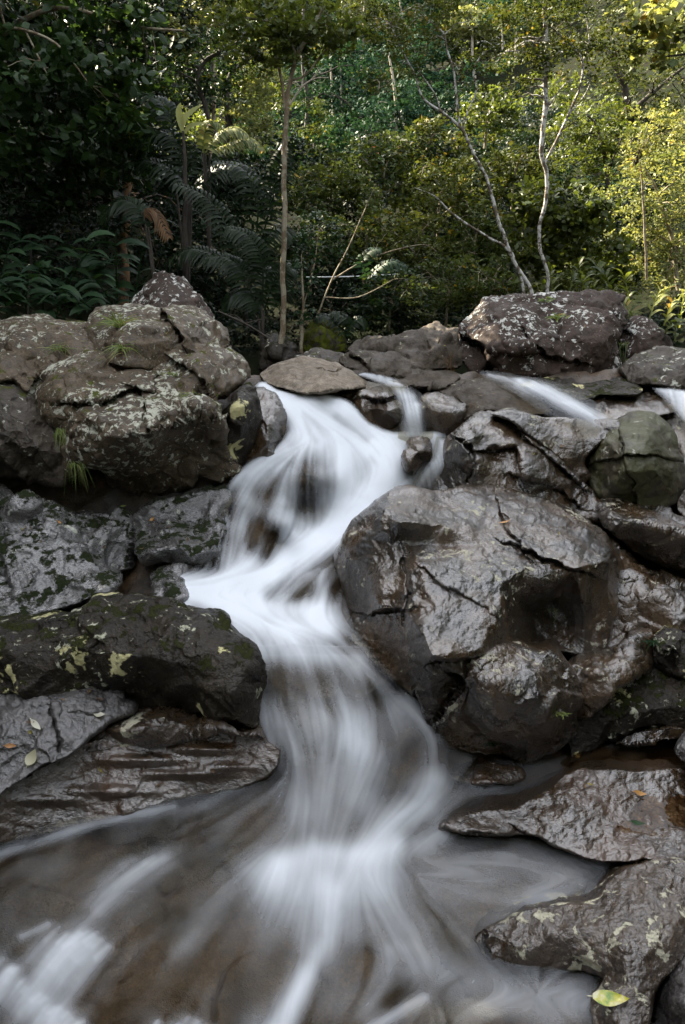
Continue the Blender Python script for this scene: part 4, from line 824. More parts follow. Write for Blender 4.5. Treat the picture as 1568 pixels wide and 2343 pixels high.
def tree(name, label, Y, limbs, blobs, leaf, n, lmat, bark, cat='tree', twigs=10, six=False, aspect=.5, up=.5, group=None, hollow=.35, lump=.17, depth=.8, extra=None):
    TS[0] += 7; r = np.random.default_rng(TS[0])
    paths = [limb(l, Y) for l in limbs]
    base = paths[0][0][0] if paths else P(blobs[0][0], blobs[0][1]+blobs[0][3], Y)
    root = empty(name, base); tag(root, label, cat, group)
    pos, cl = blob_positions(blobs, n, r, Y, depth, lump, hollow)
    if paths:
        nodes = np.concatenate([p[len(p)//3:] for p, _ in paths]); rr = np.concatenate([q[len(q)//3:] for _, q in paths])
        for i in r.integers(0, len(pos), twigs):
            e = pos[i]; j = np.argmin(((nodes-e)**2).sum(1)+r.random(len(nodes))*.02); s = nodes[j]; D = np.linalg.norm(e-s)
            tt = np.linspace(0, 1, 7)[:, None]; pth = s+(e-s)*tt + np.array([0, 0, .12])*D*np.sin(tt*np.pi) + r.normal(size=(7, 3))*D*.03*np.sin(tt*np.pi)
            paths.append((pth, np.linspace(min(rr[j]*.5, px(Y, 2.2)), px(Y, .5), 7)))
        tv, tf = tube(paths); mesh('trunk', tv, tf, bark, root, base)
    V, F, rn = leaf_cloud(pos, px(Y, leaf), r, up, aspect, six, cl)
    mesh('crown', V, F, lmat, root, base, smooth=False, attrs={'rnd': ('POINT', rn)})
    return root
def blade(path, width, nrm, prof=None, fold=.18):
    """leaf blade along a 3-D path: three columns folded at the midrib"""
    path = np.asarray(path, float); k = len(path); t = unit(np.gradient(path, axis=0))
    s = unit(np.cross(t, np.broadcast_to(nrm, path.shape))); nn = np.cross(s, t)
    x = np.linspace(0, 1, k); w = (np.sin(np.pi*np.clip(x*.93+.05, 0, 1)**.75) if prof is None else prof(x))*width*.5
    w[-1] = width*.01
    V = np.stack([path+s*w[:, None]+nn*w[:, None]*fold, path, path-s*w[:, None]+nn*w[:, None]*fold], 1).reshape(-1, 3)
    i = np.arange(k-1)[:, None]*3
    F = np.concatenate([i+[0, 1, 4, 3], i+[1, 2, 5, 4]], 0)
    return V, F
class Acc:
    def __init__(s): s.V, s.F, s.R, s.n = [], [], [], 0
    def add(s, V, F, rn): s.V.append(V); s.F.append(F+s.n); s.R.append(np.full(len(V), rn)); s.n += len(V)
    def build(s, name, mat, parent, base): return mesh(name, np.concatenate(s.V), np.concatenate(s.F), mat, parent, base, True, {'rnd': ('POINT', np.concatenate(s.R))})
def frond(name, pts, Y, pairs, llen, lw, mat, parent, base, r, droop=.5, nrm=(0, -.5, .9), sweep=.6):
    """pinnate leaf: midrib through pixel points with paired pointed leaflets"""
    p, _ = limb([(a[0], a[1], 3)+tuple(a[2:]) for a in pts], Y, 0, sub=8); A = Acc(); k = len(p); t = unit(np.gradient(p, axis=0)); nrm = unit(np.array(nrm, float))
    A.add(*blade(p, px(Y, 5), nrm, lambda x: 1-.8*x, 0), .3)
    L0 = px(Y, llen)
    for x in np.linspace(.12, .99, pairs):
        i = min(int(x*(k-1)), k-1); s = unit(np.cross(t[i], nrm)); n2 = np.cross(s, t[i])
        L = L0*(math.sin(math.pi*(.18+.78*x))**.6)*r.uniform(.85, 1.1)
        for sg in (1, -1):
            d = unit(t[i]*sweep+s*sg*1.0); u_ = np.linspace(0, 1, 5)[:, None]
            q = p[i]+d*L*u_+n2*L*.12*np.sin(u_*np.pi)+np.array([0, 0, -1])*L*droop*u_**2
            A.add(*blade(q, px(Y, lw)*r.uniform(.85, 1.15), n2+r.normal(size=3)*.15), r.random())
    return A.build(name, mat, parent, base)
def broadleaf(name, pts, Y, width, mat, parent, base, rn=.5, nrm=(0, -.7, .7)):
    p, _ = limb([(a[0], a[1], 3)+tuple(a[2:]) for a in pts], Y, 0, sub=8); A = Acc(); k = len(p)
    wv = 1+.06*np.sin(np.arange(k)*2.1)
    A.add(*blade(p, px(Y, width), np.array(nrm, float), lambda x: (np.sin(np.pi*np.clip(x*.9+.06, 0, 1)**.8)*wv), .25), rn)
    return A.build(name, mat, parent, base)
def stems_plant(name, label, Y, bases, r, h, nleaf, ll, lw, mat, cat='plant', lean=(0, 0), spread=.35, droop=.6, group=None, up=False):
    """clump of leafy stems: each stem is a part and carries alternate lance shaped leaves"""
    root = empty(name, P(bases[0][0], bases[0][1], Y)); tag(root, label, cat, group); base = np.array(root.location)
    for (bu, bv, *dy) in bases:
        YY = Y+(dy[0] if dy else 0); b = P(bu, bv, YY); H = px(YY, h)*r.uniform(.75, 1.15); A = Acc()
        d = np.array([lean[0]+r.normal()*spread, -.15+lean[1]+r.normal()*spread, 1.]); x = np.linspace(0, 1, 9)[:, None]
        st = b+unit(d)*H*x + np.array([d[0], d[1], -.5])*H*.35*x**2
        A.add(*blade(st, px(YY, 4), np.array([0, -1., .2]), lambda q: 1-.6*q, 0), .4)
        t = unit(np.gradient(st, axis=0))
        for j in range(nleaf):
            f = .15+.85*(j+.5)/nleaf; i = min(int(f*8), 8); a = j*math.pi+r.normal()*.5+r.uniform(0, .6)
            o = unit(np.array([math.cos(a), math.sin(a)*.8-.25, .25 if not up else 1.1])+t[i]*.5); L = px(YY, ll)*r.uniform(.7, 1.15); u_ = np.linspace(0, 1, 6)[:, None]
            q = st[i]+o*L*u_+np.array([0, 0, -1])*L*droop*u_**2
            A.add(*blade(q, px(YY, lw)*r.uniform(.8, 1.2), np.array([0, -.3, 1.])+r.normal(size=3)*.25), r.random())
        A.build('stem', mat, root, base)
    return root
def tuft(label, u, v, Y, n, h, mat, r, w=4, hang=.3, spread=.7, name='grass_tuft', cat='grass tuft', lean=0.):
    Y = surf(u, v, Y)[0]; A = Acc(); b = P(u, v, Y)
    for _ in range(n):
        H = px(Y, h)*r.uniform(.5, 1.1); x = np.linspace(0, 1, 6)[:, None]; d = unit(np.array([r.normal()*spread+lean, -.35+r.normal()*spread*.6, 1.]))
        q = b+r.normal(size=3)*px(Y, 7)*[1.2, .5, .4]+d*H*x+np.array([d[0]*.6, d[1]*.6-.1, -hang*2])*H*x**2*r.uniform(.4, 1.3)
        A.add(*blade(q, px(Y, w*.62), np.array([r.normal()*.4, -1, .5]), lambda s: (1-s)**.6, .1), r.random())
    return tag(A.build(name, mat, None, b), label, cat)

# ------------------------------------------------------------------ far wood and undergrowth (uncountable masses)
def mass(name, blobs, mats, n, leaf, seed, up=.5, aspect=.55, lump=.2):
    r = np.random.default_rng(seed); VV, FF, RR, MI, o = [], [], [], [], 0
    for (u, v, ru, rv, Y, mi) in blobs:
        m = int(n*ru*rv/1000.); pos = blob_positions([(u, v, ru, rv)], m, r, Y, .8, lump, .7)
        V, F, q = leaf_cloud(pos, px(Y, leaf), r, up, aspect); VV.append(V); FF.append(F+o); RR.append(q); MI.append(np.full(len(F), mi)); o += len(V)
    ob = mesh(name, np.concatenate(VV), np.concatenate(FF), None, smooth=False, attrs={'rnd': ('POINT', np.concatenate(RR))})
    for m_ in mats: ob.data.materials.append(m_)
    ob.data.polygons.foreach_set('material_index', np.concatenate(MI).astype(np.int32)); return tag(ob, kind='stuff')
rr = np.random.default_rng(21); HB = []
for k in range(230):
    u = rr.uniform(-120, 1690); v = rr.uniform(-130, 430); f = np.clip((v+130)/560, 0, 1)
    Y = 26-17*f+rr.normal()*1.2; s = rr.uniform(45, 105)
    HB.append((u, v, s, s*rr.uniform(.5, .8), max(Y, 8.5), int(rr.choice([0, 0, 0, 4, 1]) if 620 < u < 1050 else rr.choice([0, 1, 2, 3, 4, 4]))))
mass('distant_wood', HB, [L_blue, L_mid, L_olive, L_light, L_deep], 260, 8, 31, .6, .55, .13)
UB = []
for k in range(120):
    u = rr.uniform(-100, 1670); v = rr.uniform(380, 790); Y = rr.uniform(7.2, 8.8)-(v-380)/410*1.2; s = rr.uniform(45, 90)
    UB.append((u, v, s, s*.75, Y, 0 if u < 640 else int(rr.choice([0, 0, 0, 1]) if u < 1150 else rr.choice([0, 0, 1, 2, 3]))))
for (u, v, s) in ((480,750,60),(560,765,70),(620,740,60),(690,750,60),(780,750,70),(860,740,70),(960,720,70),(1030,740,50),(420,700,60),(1480,760,60),(1560,780,60)): UB.append((u, v, s, s*.6, 5.5, 0))
for k in range(40): UB.append((rr.uniform(-120, 470), rr.uniform(-80, 480), 95, 75, rr.uniform(8.2, 9.4), 0))
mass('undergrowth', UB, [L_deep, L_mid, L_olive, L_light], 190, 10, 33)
# tall wood on the left bank outside the picture: it keeps the sun off the stream
r5 = np.random.default_rng(55); wp = []
LW = ((-4.3, -.3, 5.4), (-4.9, 2.4, 7.2), (-4.4, .6, 5.8), (-4.6, 0.1, 5.6), (-4.8, -.9, 5.6), (-5.2, .9, 6.6), (-5.0, 1.6, 6.2), (-5.2, 3.2, 7.6), (-5.0, 4.8, 8.6), (-5.6, 6.4, 9.2), (-5.4, 8.0, 9.2), (-5.6, 9.4, 9.4), (-5.8, 11., 7.6), (-6.6, 3.6, 8.4), (-7.0, 6.0, 9.6))
RW = tuple((x, y, r5.uniform(7., 9.)) for x, y in [(-5.5, -2.4), (-5.6, -4), (-5, -5.4), (-3.6, -6), (-2.2, -6.3), (-.8, -6.4), (.6, -6.4), (2, -6.3), (3.4, -6), (4.8, -5.2), (5.8, -4), (6.2, -2.6), (6.3, -1.2), (6.2, .2), (6.2, 1.6), (6.0, 3.0), (6.2, 4.2)])
for (x, y, top) in LW+RW:
    for _ in range(12):
        c = np.array([x, y, 0])+r5.normal(size=3)*[.5, .6, 0]; c[2] = r5.uniform(.8, top-.6)
        wp.append((c + r5.normal(size=(480, 3))*[.55, .6, .5])*K)
for _ in range(50):                                # high canopy over the left bank
    x, y = r5.uniform(-5, -2.1), r5.uniform(4.6, 7.3); c = np.array([x, y, 1.5+.44*y+r5.uniform(.4, 2.)])
    wp.append((c + r5.normal(size=(330, 3))*[.5, .5, .25])*K)
wp = np.concatenate(wp); sdv = np.array(sdir)      # gaps in the wood that let single shafts of sun through
for (u, v, Y, g) in ((440, 262, 5.15, .42), (520, 312, 5.25, .42), (590, 225, 7.6, .6), (640, 150, 7.6, .5), (1247, 215, 5.4, .5), (1247, 290, 5.4, .4)):
    dd = wp-P(u, v, Y); al = dd@sdv; wp = wp[np.linalg.norm(dd-al[:, None]*sdv, axis=1) > g*K]
V, F, q = leaf_cloud(wp, .23, r5, .4, .55)
tag(mesh('shading_wood', V, F, L_dark, smooth=False, attrs={'rnd': ('POINT', q)}), kind='stuff')

# ------------------------------------------------------------------ left bank
R = np.random.default_rng(9)
tree('broadleaf_tree', 'dark broadleaf tree with large leaves overhanging from the upper left corner', 5.2,
     [[(-150,760,40),(-110,400,34),(-60,120,26),(10,60,12,-.2)],[(5,62,6,-.2),(60,70,6,-.3),(120,95,5,-.3),(165,140,4,-.3),(205,195,3,-.3)],[(60,72,4,-.3),(110,170,3,-.3),(150,195,2,-.3)],[(-60,120,12),(120,20,9),(300,60,6),(420,70,4)]],
     [(80,90,150,110),(230,125,110,80,.1),(330,60,70,40,.1),(190,240,150,90,-.2),(310,250,80,80,.2),(40,280,120,110),(230,340,110,70),(140,400,120,80,.3),(290,370,60,50,.3)], 21, 5200, L_dark, B_brown, six=True, twigs=26, aspect=.6, up=.62, lump=.22)
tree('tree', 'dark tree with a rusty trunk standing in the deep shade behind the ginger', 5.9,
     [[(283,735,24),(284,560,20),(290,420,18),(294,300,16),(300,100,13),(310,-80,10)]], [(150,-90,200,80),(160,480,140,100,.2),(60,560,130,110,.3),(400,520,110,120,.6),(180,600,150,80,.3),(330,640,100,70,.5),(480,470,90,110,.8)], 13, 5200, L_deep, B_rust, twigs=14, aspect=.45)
tree('shrub', 'deep shaded shrub with small leaves at the left edge of the picture', 5.5, [[(60,740,8),(70,600,6),(60,480,4)]], [(60,450,110,80),(150,530,110,70),(10,560,90,80),(250,470,80,80,.2)], 13, 3000, L_deep, B_dark, cat='shrub', aspect=.4)
stems_plant('ginger_plant', 'clump of drooping dark ginger leaves at the left edge above the lichen slab', 4.35, [(-20,740),(20,745,.1),(60,742),(100,745,.2),(0,700,.3)], R, 150, 9, 75, 20, L_ging, lean=(.15, 0))
stems_plant('ginger_plant', 'clump of drooping ginger leaves between the slab and the pyramid boulder', 4.5, [(150,735),(190,735,.2),(230,728,.1),(265,720,.2),(210,700,.4)], R, 145, 9, 72, 19, L_ging, lean=(.1, 0))
stems_plant('ginger_plant', 'taller ginger stems rising in the shade behind the other ginger clumps', 4.95, [(60,720),(130,720,.1),(200,715),(270,705,.2),(310,690,.3),(20,700)], R, 230, 10, 70, 18, L_ging, lean=(.1, 0))
def palm(label, Y, base_uv, fr, mat=L_gloss, name='palm'):
    b = P(base_uv[0], base_uv[1], Y); root = empty(name, b); tag(root, label, 'palm')
    st = []
    for f in fr: st.append(limb([(base_uv[0], base_uv[1], 7), ((base_uv[0]*.6+f[0][0]*.4), base_uv[1]*.55+f[0][1]*.45, 6), (f[0][0], f[0][1], 4)], Y, 0))
    v_, f_ = tube(st, 5); mesh('stalk', v_, f_, B_dark, root, b)
    for f in fr: frond('frond', f[0:-1] if isinstance(f[-1], dict) else f, Y, **{**dict(pairs=26, llen=46, lw=6.5, mat=mat, parent=root, base=b, r=R), **(f[-1] if isinstance(f[-1], dict) else {})})
palm('palm with long dark feathery fronds arching over to the slender tree', 5.0, (560,745),
     [[(560,640),(520,520),(470,450),(400,420)],[(575,620),(590,480),(560,390),(490,370)],[(580,620),(620,470),(640,380),(655,330)],[(570,640),(600,560),(640,520),(668,540)],[(560,650),(500,590),(440,570),(380,600)],[(575,640),(610,620),(640,640),(655,690)]])
palm('lower palm with drooping shiny fronds in front of the dark gap', 4.8, (600,800),
     [[(590,720),(560,630),(520,590),(470,590)],[(600,700),(600,600),(570,540),(520,520)],[(605,710),(630,640),(650,610),(680,620)],[(600,720),(575,680),(540,670),(510,700)]])
palm('palm with grey blue fronds spread high in the left shade', 5.3, (430,700),
     [[(430,420),(410,330),(370,300),(310,295)],[(400,400),(395,290),(370,235),(320,215)],[(435,430),(380,380),(320,370),(270,400)],[(440,440),(490,390),(540,380),(590,410)]])
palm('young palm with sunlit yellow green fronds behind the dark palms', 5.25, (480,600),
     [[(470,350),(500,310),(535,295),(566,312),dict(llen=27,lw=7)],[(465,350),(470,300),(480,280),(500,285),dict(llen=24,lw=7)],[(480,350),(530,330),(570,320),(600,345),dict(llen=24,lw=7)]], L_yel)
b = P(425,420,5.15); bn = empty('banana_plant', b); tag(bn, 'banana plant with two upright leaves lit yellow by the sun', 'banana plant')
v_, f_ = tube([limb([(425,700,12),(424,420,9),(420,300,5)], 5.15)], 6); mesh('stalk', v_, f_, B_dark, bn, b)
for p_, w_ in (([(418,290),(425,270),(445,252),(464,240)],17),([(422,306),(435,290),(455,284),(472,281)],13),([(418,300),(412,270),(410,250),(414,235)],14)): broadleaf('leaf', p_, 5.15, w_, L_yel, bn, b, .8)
palm('palm with one brown dried frond hanging in the shade', 4.9, (360,700), [[(330,500),(340,480),(360,490),(388,545),dict(llen=28,lw=5,mat=L_brn,droop=.9)],[(340,520),(310,470),(270,460),(230,500)]])
# ------------------------------------------------------------------ centre
tree('slender_tree', 'slender brown trunk rising from the boulders left of centre to a light green crown', 4.5,
     [[(641,835,14),(648,700,12),(652,520,11.5),(651,380,11),(654,250,10.5),(662,190,9),(680,130,9),(720,60,7),(738,20,5)],[(654,250,7),(645,180,6),(625,105,5),(612,60,3)],[(664,185,5),(700,170,4),(740,120,3),(780,90,2)],[(680,130,5),(640,60,4),(560,40,3)]],
     [(560,50,90,55),(640,30,80,50),(730,45,80,50),(790,70,50,40),(690,100,60,40),(600,110,60,45)], 13, 3800, L_light, B_brown, twigs=22, six=True, aspect=.45)
tree('bare_sapling', 'leafless pale sapling with curling white twigs beside the crown of the slender tree', 6.0,
     [[(662,240,5),(690,200,4),(720,180,3),(752,178,2)],[(690,200,3),(700,160,2),(720,150,1.5),(735,170,1.5)],[(705,190,2),(730,160,1.5),(740,150,1)],[(715,182,2),(735,190,1.5),(745,180,1)]], [(640,210,20,20),(660,200,15,15)], 7, 60, L_mid, B_pale, twigs=3)
for i, (pts, bl, lab, Y, bk, lf) in enumerate([
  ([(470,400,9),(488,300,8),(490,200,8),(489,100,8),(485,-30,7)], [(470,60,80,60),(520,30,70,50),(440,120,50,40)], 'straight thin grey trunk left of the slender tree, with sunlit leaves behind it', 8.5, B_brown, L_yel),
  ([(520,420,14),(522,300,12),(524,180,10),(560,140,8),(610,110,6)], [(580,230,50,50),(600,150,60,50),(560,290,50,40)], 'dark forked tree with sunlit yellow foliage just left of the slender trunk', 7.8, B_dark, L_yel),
  ([(500,330,10),(470,240,10),(452,180,9),(470,140,8),(540,100,7),(600,60,6)], [(500,150,70,60),(420,180,60,50),(550,90,60,40)], 'crooked dark tree arching to the right behind the palm fronds', 7.2, B_dark, L_dark),
  ([(700,330,10),(705,230,9),(690,120,7),(695,20,5)], [(720,200,70,60),(790,170,80,60),(860,190,80,60),(800,260,90,50),(730,280,60,40)], 'dark blue green tree with layered branches on the hillside above the centre', 12.5, B_dark, L_blue),
  ([(905,340,8),(906,250,7),(900,180,5),(890,120,4)], [(900,270,60,50),(960,300,60,40),(860,320,60,40),(930,220,60,40)], 'layered dark tree on a pale stem at the foot of the hillside', 11.5, B_pale, L_blue),
  ([(825,330,6),(826,230,6),(830,120,5),(835,0,4)], [(830,30,60,50),(870,70,50,40)], 'pale straight trunk high on the hillside above the centre', 16, B_pale, L_olive),
  ([(985,150,7),(984,60,6),(982,-40,5)], [(980,0,60,40),(1010,60,50,40)], 'pale trunk on the hilltop left of the bright sunlit patch', 20, B_pale, L_olive),
  ([(1085,180,6),(1080,80,5),(1078,20,5)], [(1060,50,45,22),(1110,62,55,20),(1140,45,40,20)], 'small far tree on the hilltop catching full sun', 19, B_pale, L_yel),
  ([(720,350,5),(718,200,5),(722,60,4)], [(720,120,50,50)], 'thin dark trunk on the hillside just right of the slender tree', 14, B_dark, L_blue)]):
    tree('hillside_tree', lab, Y, [pts], bl, 9, 2600, lf, bk, twigs=10, group=None)
for i, (u, v0, v1, Y, w) in enumerate([(760,330,90,13,5),(780,340,120,13.5,4),(845,330,200,13,4),(870,345,180,12.5,5),(735,300,60,14,4),(925,200,-20,18,5),(1010,170,10,20,4),(950,130,-30,19,4),(1150,160,20,17,4),(640,120,-20,14,5),(560,180,-30,12,5),(1180,130,0,16,4)]):
    tree('hillside_tree', 'slim pale trunk standing among the dark trees of the far hillside', Y, [[(u, v0, w), (u+rr.normal()*4, (v0+v1)/2, w*.85), (u+rr.normal()*8, v1, w*.6)]], [(u, v1, 45, 28), (u+rr.normal()*25, v1+25, 35, 20)], 7.5, 800, L_blue if i % 3 else L_olive, B_pale, twigs=6, group='slim pale trunks on the far hillside')
tree('flowering_shrub', 'dark shrub dotted with a few orange red flowers in the middle of the thicket', 9.5, [[(860,400,5),(862,350,3)]], [(850,342,22,6),(880,346,22,6)], 7, 40, mat_leaf('orange_flower', (.5, .06, .015), (.6, .14, .03), .3, .5, .3), B_dark, cat='shrub', twigs=4)
SH = [(760,430,110,85,'olive shrub of tiny leaves right of the slender trunk at mid height',6.6,L_mid),(880,390,120,90,'wide fine leaved bush below the dark hillside trees',7.2,L_mid),(980,330,90,60,'pale fine leaved bush under the forked white limbs',7.6,L_olive),
      (1010,440,110,90,'bushy olive shrub crossed by a white branch',6.4,L_olive),(720,560,90,80,'dark shrub tangled with thin twigs right of the slender trunk',5.7,L_dark),(840,540,110,80,'fine leaved shrub with arching bare twigs in the middle of the thicket',6.0,L_mid),
      (950,560,100,80,'shrub with scattered yellow leaves in the middle of the thicket',5.8,L_olive),(1090,540,80,90,'dense dark shrub left of the white barked tree',5.8,L_mid),(1030,650,110,80,'low dark shrub above the brown back boulders',5.1,L_mid),(900,670,100,75,'shaded low shrub over the gap behind the back boulders',5.4,L_dark),
      (760,680,80,70,'black shaded shrub behind the moss capped boulder',5.5,L_deep),(1130,640,60,55,'small leafy bush touching the left of the flat topped boulder',4.9,L_mid),(1180,390,80,70,'olive bush between the two white trunks',6.3,L_olive),(1120,250,80,60,'bright leafy bush lit behind the forked white limbs',8.0,L_light)]
for (u, v, ru, rv, lab, Y, lm) in SH:
    tw = [[(u-10, v+rv+30, 6),(u, v, 4),(u+ru*.3, v-rv*.6, 2)], [(u, v+20, 3),(u-ru*.5, v-rv*.4, 1.5)], [(u, v+rv*.6, 3),(u+ru*.7, v-rv*.1, 1.5)]]
    tree('shrub', lab, Y, tw, [(u,v,ru*.8,rv*.75),(u-ru*.5,v+rv*.3,ru*.5,rv*.5,-.15),(u+ru*.5,v+rv*.25,ru*.5,rv*.5,-.1),(u+ru*.1,v-rv*.5,ru*.5,rv*.4,.1)], 10.5, int(ru*rv*.3), lm, B_brown, cat='shrub', twigs=16)
tree('sapling', 'arching bare sapling with pale curved twigs right of the slender trunk', 5.0, [[(700,790,4.5),(760,640,3.6),(800,560,2.8),(860,420,1.8)],[(760,640,4),(850,590,3),(960,560,2),(1000,575,1.5)],[(745,680,3),(820,680,2.5),(900,640,2)],[(690,720,3),(720,600,2.5),(730,520,1.5)]], [(860,430,40,30),(960,560,60,30),(900,640,60,30),(730,520,40,40)], 9, 500, L_mid, B_brown, cat='sapling', twigs=8)
tree('sapling', 'short mossy sapling stem between the slender tree and the moss capped boulder', 4.6, [[(690,830,9),(689,760,8),(695,700,6),(690,620,4)]], [(690,640,40,40),(700,720,25,30),(700,580,40,40)], 10, 420, L_ging, B_brown, cat='sapling', twigs=8)
tree('sapling', 'dead fallen branch leaning from the dark gap to the foot of the slender tree', 4.6, [[(500,712,4),(560,740,5),(600,765,5),(650,800,6)],[(560,740,3),(600,730,2)]], [(520,720,20,10)], 6, 12, L_dark, B_dark, cat='branch', twigs=2)
frp = empty('fern', P(860,640,5.0)); tag(frp, 'fern frond reaching out right of centre above the white pipe', 'fern')
for f in ([(840,640),(870,610),(900,598),(930,610)],[(840,640),(830,600),(845,575),(870,570)]): frond('frond', f, 5.0, 14, 26, 7, L_ging, frp, np.array(frp.location), R)
fr2 = empty('fern', P(790,770,4.7)); tag(fr2, 'low fern with dark fronds right of the moss capped boulder', 'fern')
for f in ([(790,770),(810,735),(825,730),(835,750)],[(790,770),(770,735),(740,722),(720,730)],[(790,770),(800,740),(780,720),(760,715)]): frond('frond', f, 4.7, 14, 24, 7, L_gloss, fr2, np.array(fr2.location), R)
mp_, tp = new_mat('white_pipe'); nd(tp, 'ShaderNodeOutputMaterial', {'Surface': nd(tp, 'ShaderNodeBsdfPrincipled', {'Base Color': (.62, .64, .66, 1), 'Roughness': .5}).outputs[0]})
v_, f_ = tube([limb([(690,634,2.4),(740,634,2.4),(800,633,2.4),(860,630,2.3),(915,627,2)], 5.3, 0)], 8); tag(mesh('pipe', v_, f_, mp_, origin='base'), 'thin white pipe running level through the thicket above the centre', 'pipe')
# ------------------------------------------------------------------ right bank
tree('white_barked_tree', 'leaning white barked tree forking three ways, rising from behind the flat topped boulder', 4.9,
     [[(1220,700,9.4),(1216,664,8.7),(1184,614,8.7),(1164,564,8.1),(1144,514,8.1),(1129,459,7.4),(1109,399,6.7),(1079,340,6.0),(1056,295,6.0),(1009,255,5.3),(969,225,4.7),(949,170,4.0),(921,120,3.4),(894,55,2.7)],
      [(1056,295,4.7),(1049,265,4.7),(1041,175,4.7),(1024,115,4.0),(1014,75,3.4),(974,42,2.0)],[(1060,300,4.0),(1064,270,4.0),(1089,210,3.4),(1084,165,3.4),(1104,125,2.7),(1154,95,2.0)],[(1009,255,3.4),(995,215,2.7),(960,165,2.0),(950,140,1.4)],
      [(1203,690,8.1),(1199,664,7.4),(1179,604,6.7),(1154,564,6.0),(1119,544,5.3),(1059,506,4.7),(1029,484,4.0),(994,449,2.7),(950,430,1.4)]],
     [(900,60,70,50),(960,60,70,50),(1010,50,60,40),(1130,90,60,40),(930,140,60,40),(1000,430,50,40),(1090,170,40,40)], 8, 2600, L_olive, B_white, twigs=40)
tree('white_barked_tree', 'tall mottled white trunk with a dark side limb, right of the leaning white tree', 5.4,
     [[(1250,700,8.0),(1252,664,7.4),(1254,629,7.4),(1236,574,7.4),(1236,519,7.4),(1246,459,8.0),(1252,399,8.5),(1240,350,9.1),(1244,280,10.2),(1249,215,10.2),(1249,125,9.1),(1246,40,8.0),(1244,-60,6.9)],
      [(1243,380,5.2),(1274,320,5.7),(1300,265,5.2),(1324,210,5.2),(1334,145,4.6),(1314,110,4.0),(1254,55,2.8)],[(1334,145,3.4),(1348,90,2.8),(1340,30,2.2)],[(1300,265,2.8),(1340,215,2.2),(1354,180,1.7)],[(1249,250,2.8),(1290,195,2.2),(1310,185,1.7)]],
     [(1250,20,110,60),(1180,60,90,60),(1340,50,90,60),(1300,130,80,50),(1190,150,60,50),(1380,130,70,50)], 8.5, 4600, L_olive, B_white, twigs=40)
tree('vine_thicket', 'mound of hanging round leaved vines behind the flat topped boulder', 5.9, [], [(1280,470,95,50),(1200,500,50,50),(1250,550,80,70),(1340,540,80,80),(1300,610,90,50),(1390,600,60,50)], 12, 4200, L_light, B_dark, cat='vine', six=True, aspect=.85, up=.35)
tree('tree', 'pale layered tree catching the sun to the right of the mottled trunk', 7.2, [[(1400,520,10),(1390,400,9),(1370,300,6),(1340,260,3)],[(1390,400,5),(1420,320,3)]], [(1370,265,90,32),(1310,300,60,30),(1400,330,80,40),(1330,370,80,45)], 9, 3400, L_light, B_dark, twigs=16, up=.75)
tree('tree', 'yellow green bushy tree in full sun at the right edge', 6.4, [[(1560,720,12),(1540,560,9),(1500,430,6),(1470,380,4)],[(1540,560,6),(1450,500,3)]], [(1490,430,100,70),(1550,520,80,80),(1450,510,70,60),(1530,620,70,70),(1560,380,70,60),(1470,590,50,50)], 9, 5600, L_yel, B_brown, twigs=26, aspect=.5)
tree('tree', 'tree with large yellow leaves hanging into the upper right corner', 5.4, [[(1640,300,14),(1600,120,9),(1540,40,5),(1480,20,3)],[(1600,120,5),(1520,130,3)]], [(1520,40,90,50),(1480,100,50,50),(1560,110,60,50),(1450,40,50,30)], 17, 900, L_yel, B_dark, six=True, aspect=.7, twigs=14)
tree('tree', 'dark spreading tree behind the yellow leaves in the upper right', 7.4, [[(1460,400,18),(1440,260,15),(1420,180,12),(1380,100,8)],[(1440,260,10),(1520,190,7),(1570,150,5)],[(1430,200,8),(1470,120,5),(1500,60,4)]], [(1500,200,110,80),(1420,120,90,70),(1550,300,90,80),(1460,300,70,60)], 9, 4200, L_olive, B_dark, twigs=24)
tree('shrub', 'shrub with reddish new leaves below the pale layered tree at the right', 6.0, [[(1480,640,6),(1470,420,4),(1460,350,2)]], [(1490,300,60,50),(1450,380,50,50),(1530,300,50,60)], 9, 1400, L_yel, B_brown, cat='shrub', twigs=14)
stems_plant('wild_ginger', 'bright green blades of wild ginger right behind the flat topped boulder', 5.0, [(1265,680),(1300,684,.1),(1335,680),(1370,684,.15),(1405,680),(1440,690,.2),(1320,660,.4),(1390,655,.4)], R, 75, 8, 42, 8, L_light, spread=.4, droop=.5, up=True)
stems_plant('wild_ginger', 'sunlit tangle of yellow green blades at the right edge above the speckled boulder', 4.75, [(1450,740),(1485,735,.1),(1520,745),(1555,750,.1),(1590,755),(1500,700,.3),(1550,690,.3)], R, 85, 8, 44, 8, L_yel, spread=.5, droop=.6, up=True)
stems_plant('wild_ginger', 'low green leaves growing between the two lichen boulders at the right edge', 4.2, [(1545,780),(1570,785,.05),(1520,770,.1),(1595,780)], R, 55, 7, 34, 11, L_light, spread=.5, droop=.5)
bpy.context.view_layer.update(); DG = bpy.context.evaluated_depsgraph_get()
def surf(u, v, Y):            # distance and normal of the rock surface under a point, so that plants and leaves touch it
    o = Vector((0, 0, CAMH)); dv = (Vector([float(t) for t in P(u, v, 1.)])-o).normalized()
    h = scene.ray_cast(DG, o, dv)
    if h[0] and h[4].name.startswith('boulder') and abs(h[1].y/K-Y) < .9: return h[1].y/K, np.array(h[2])
    return Y, None
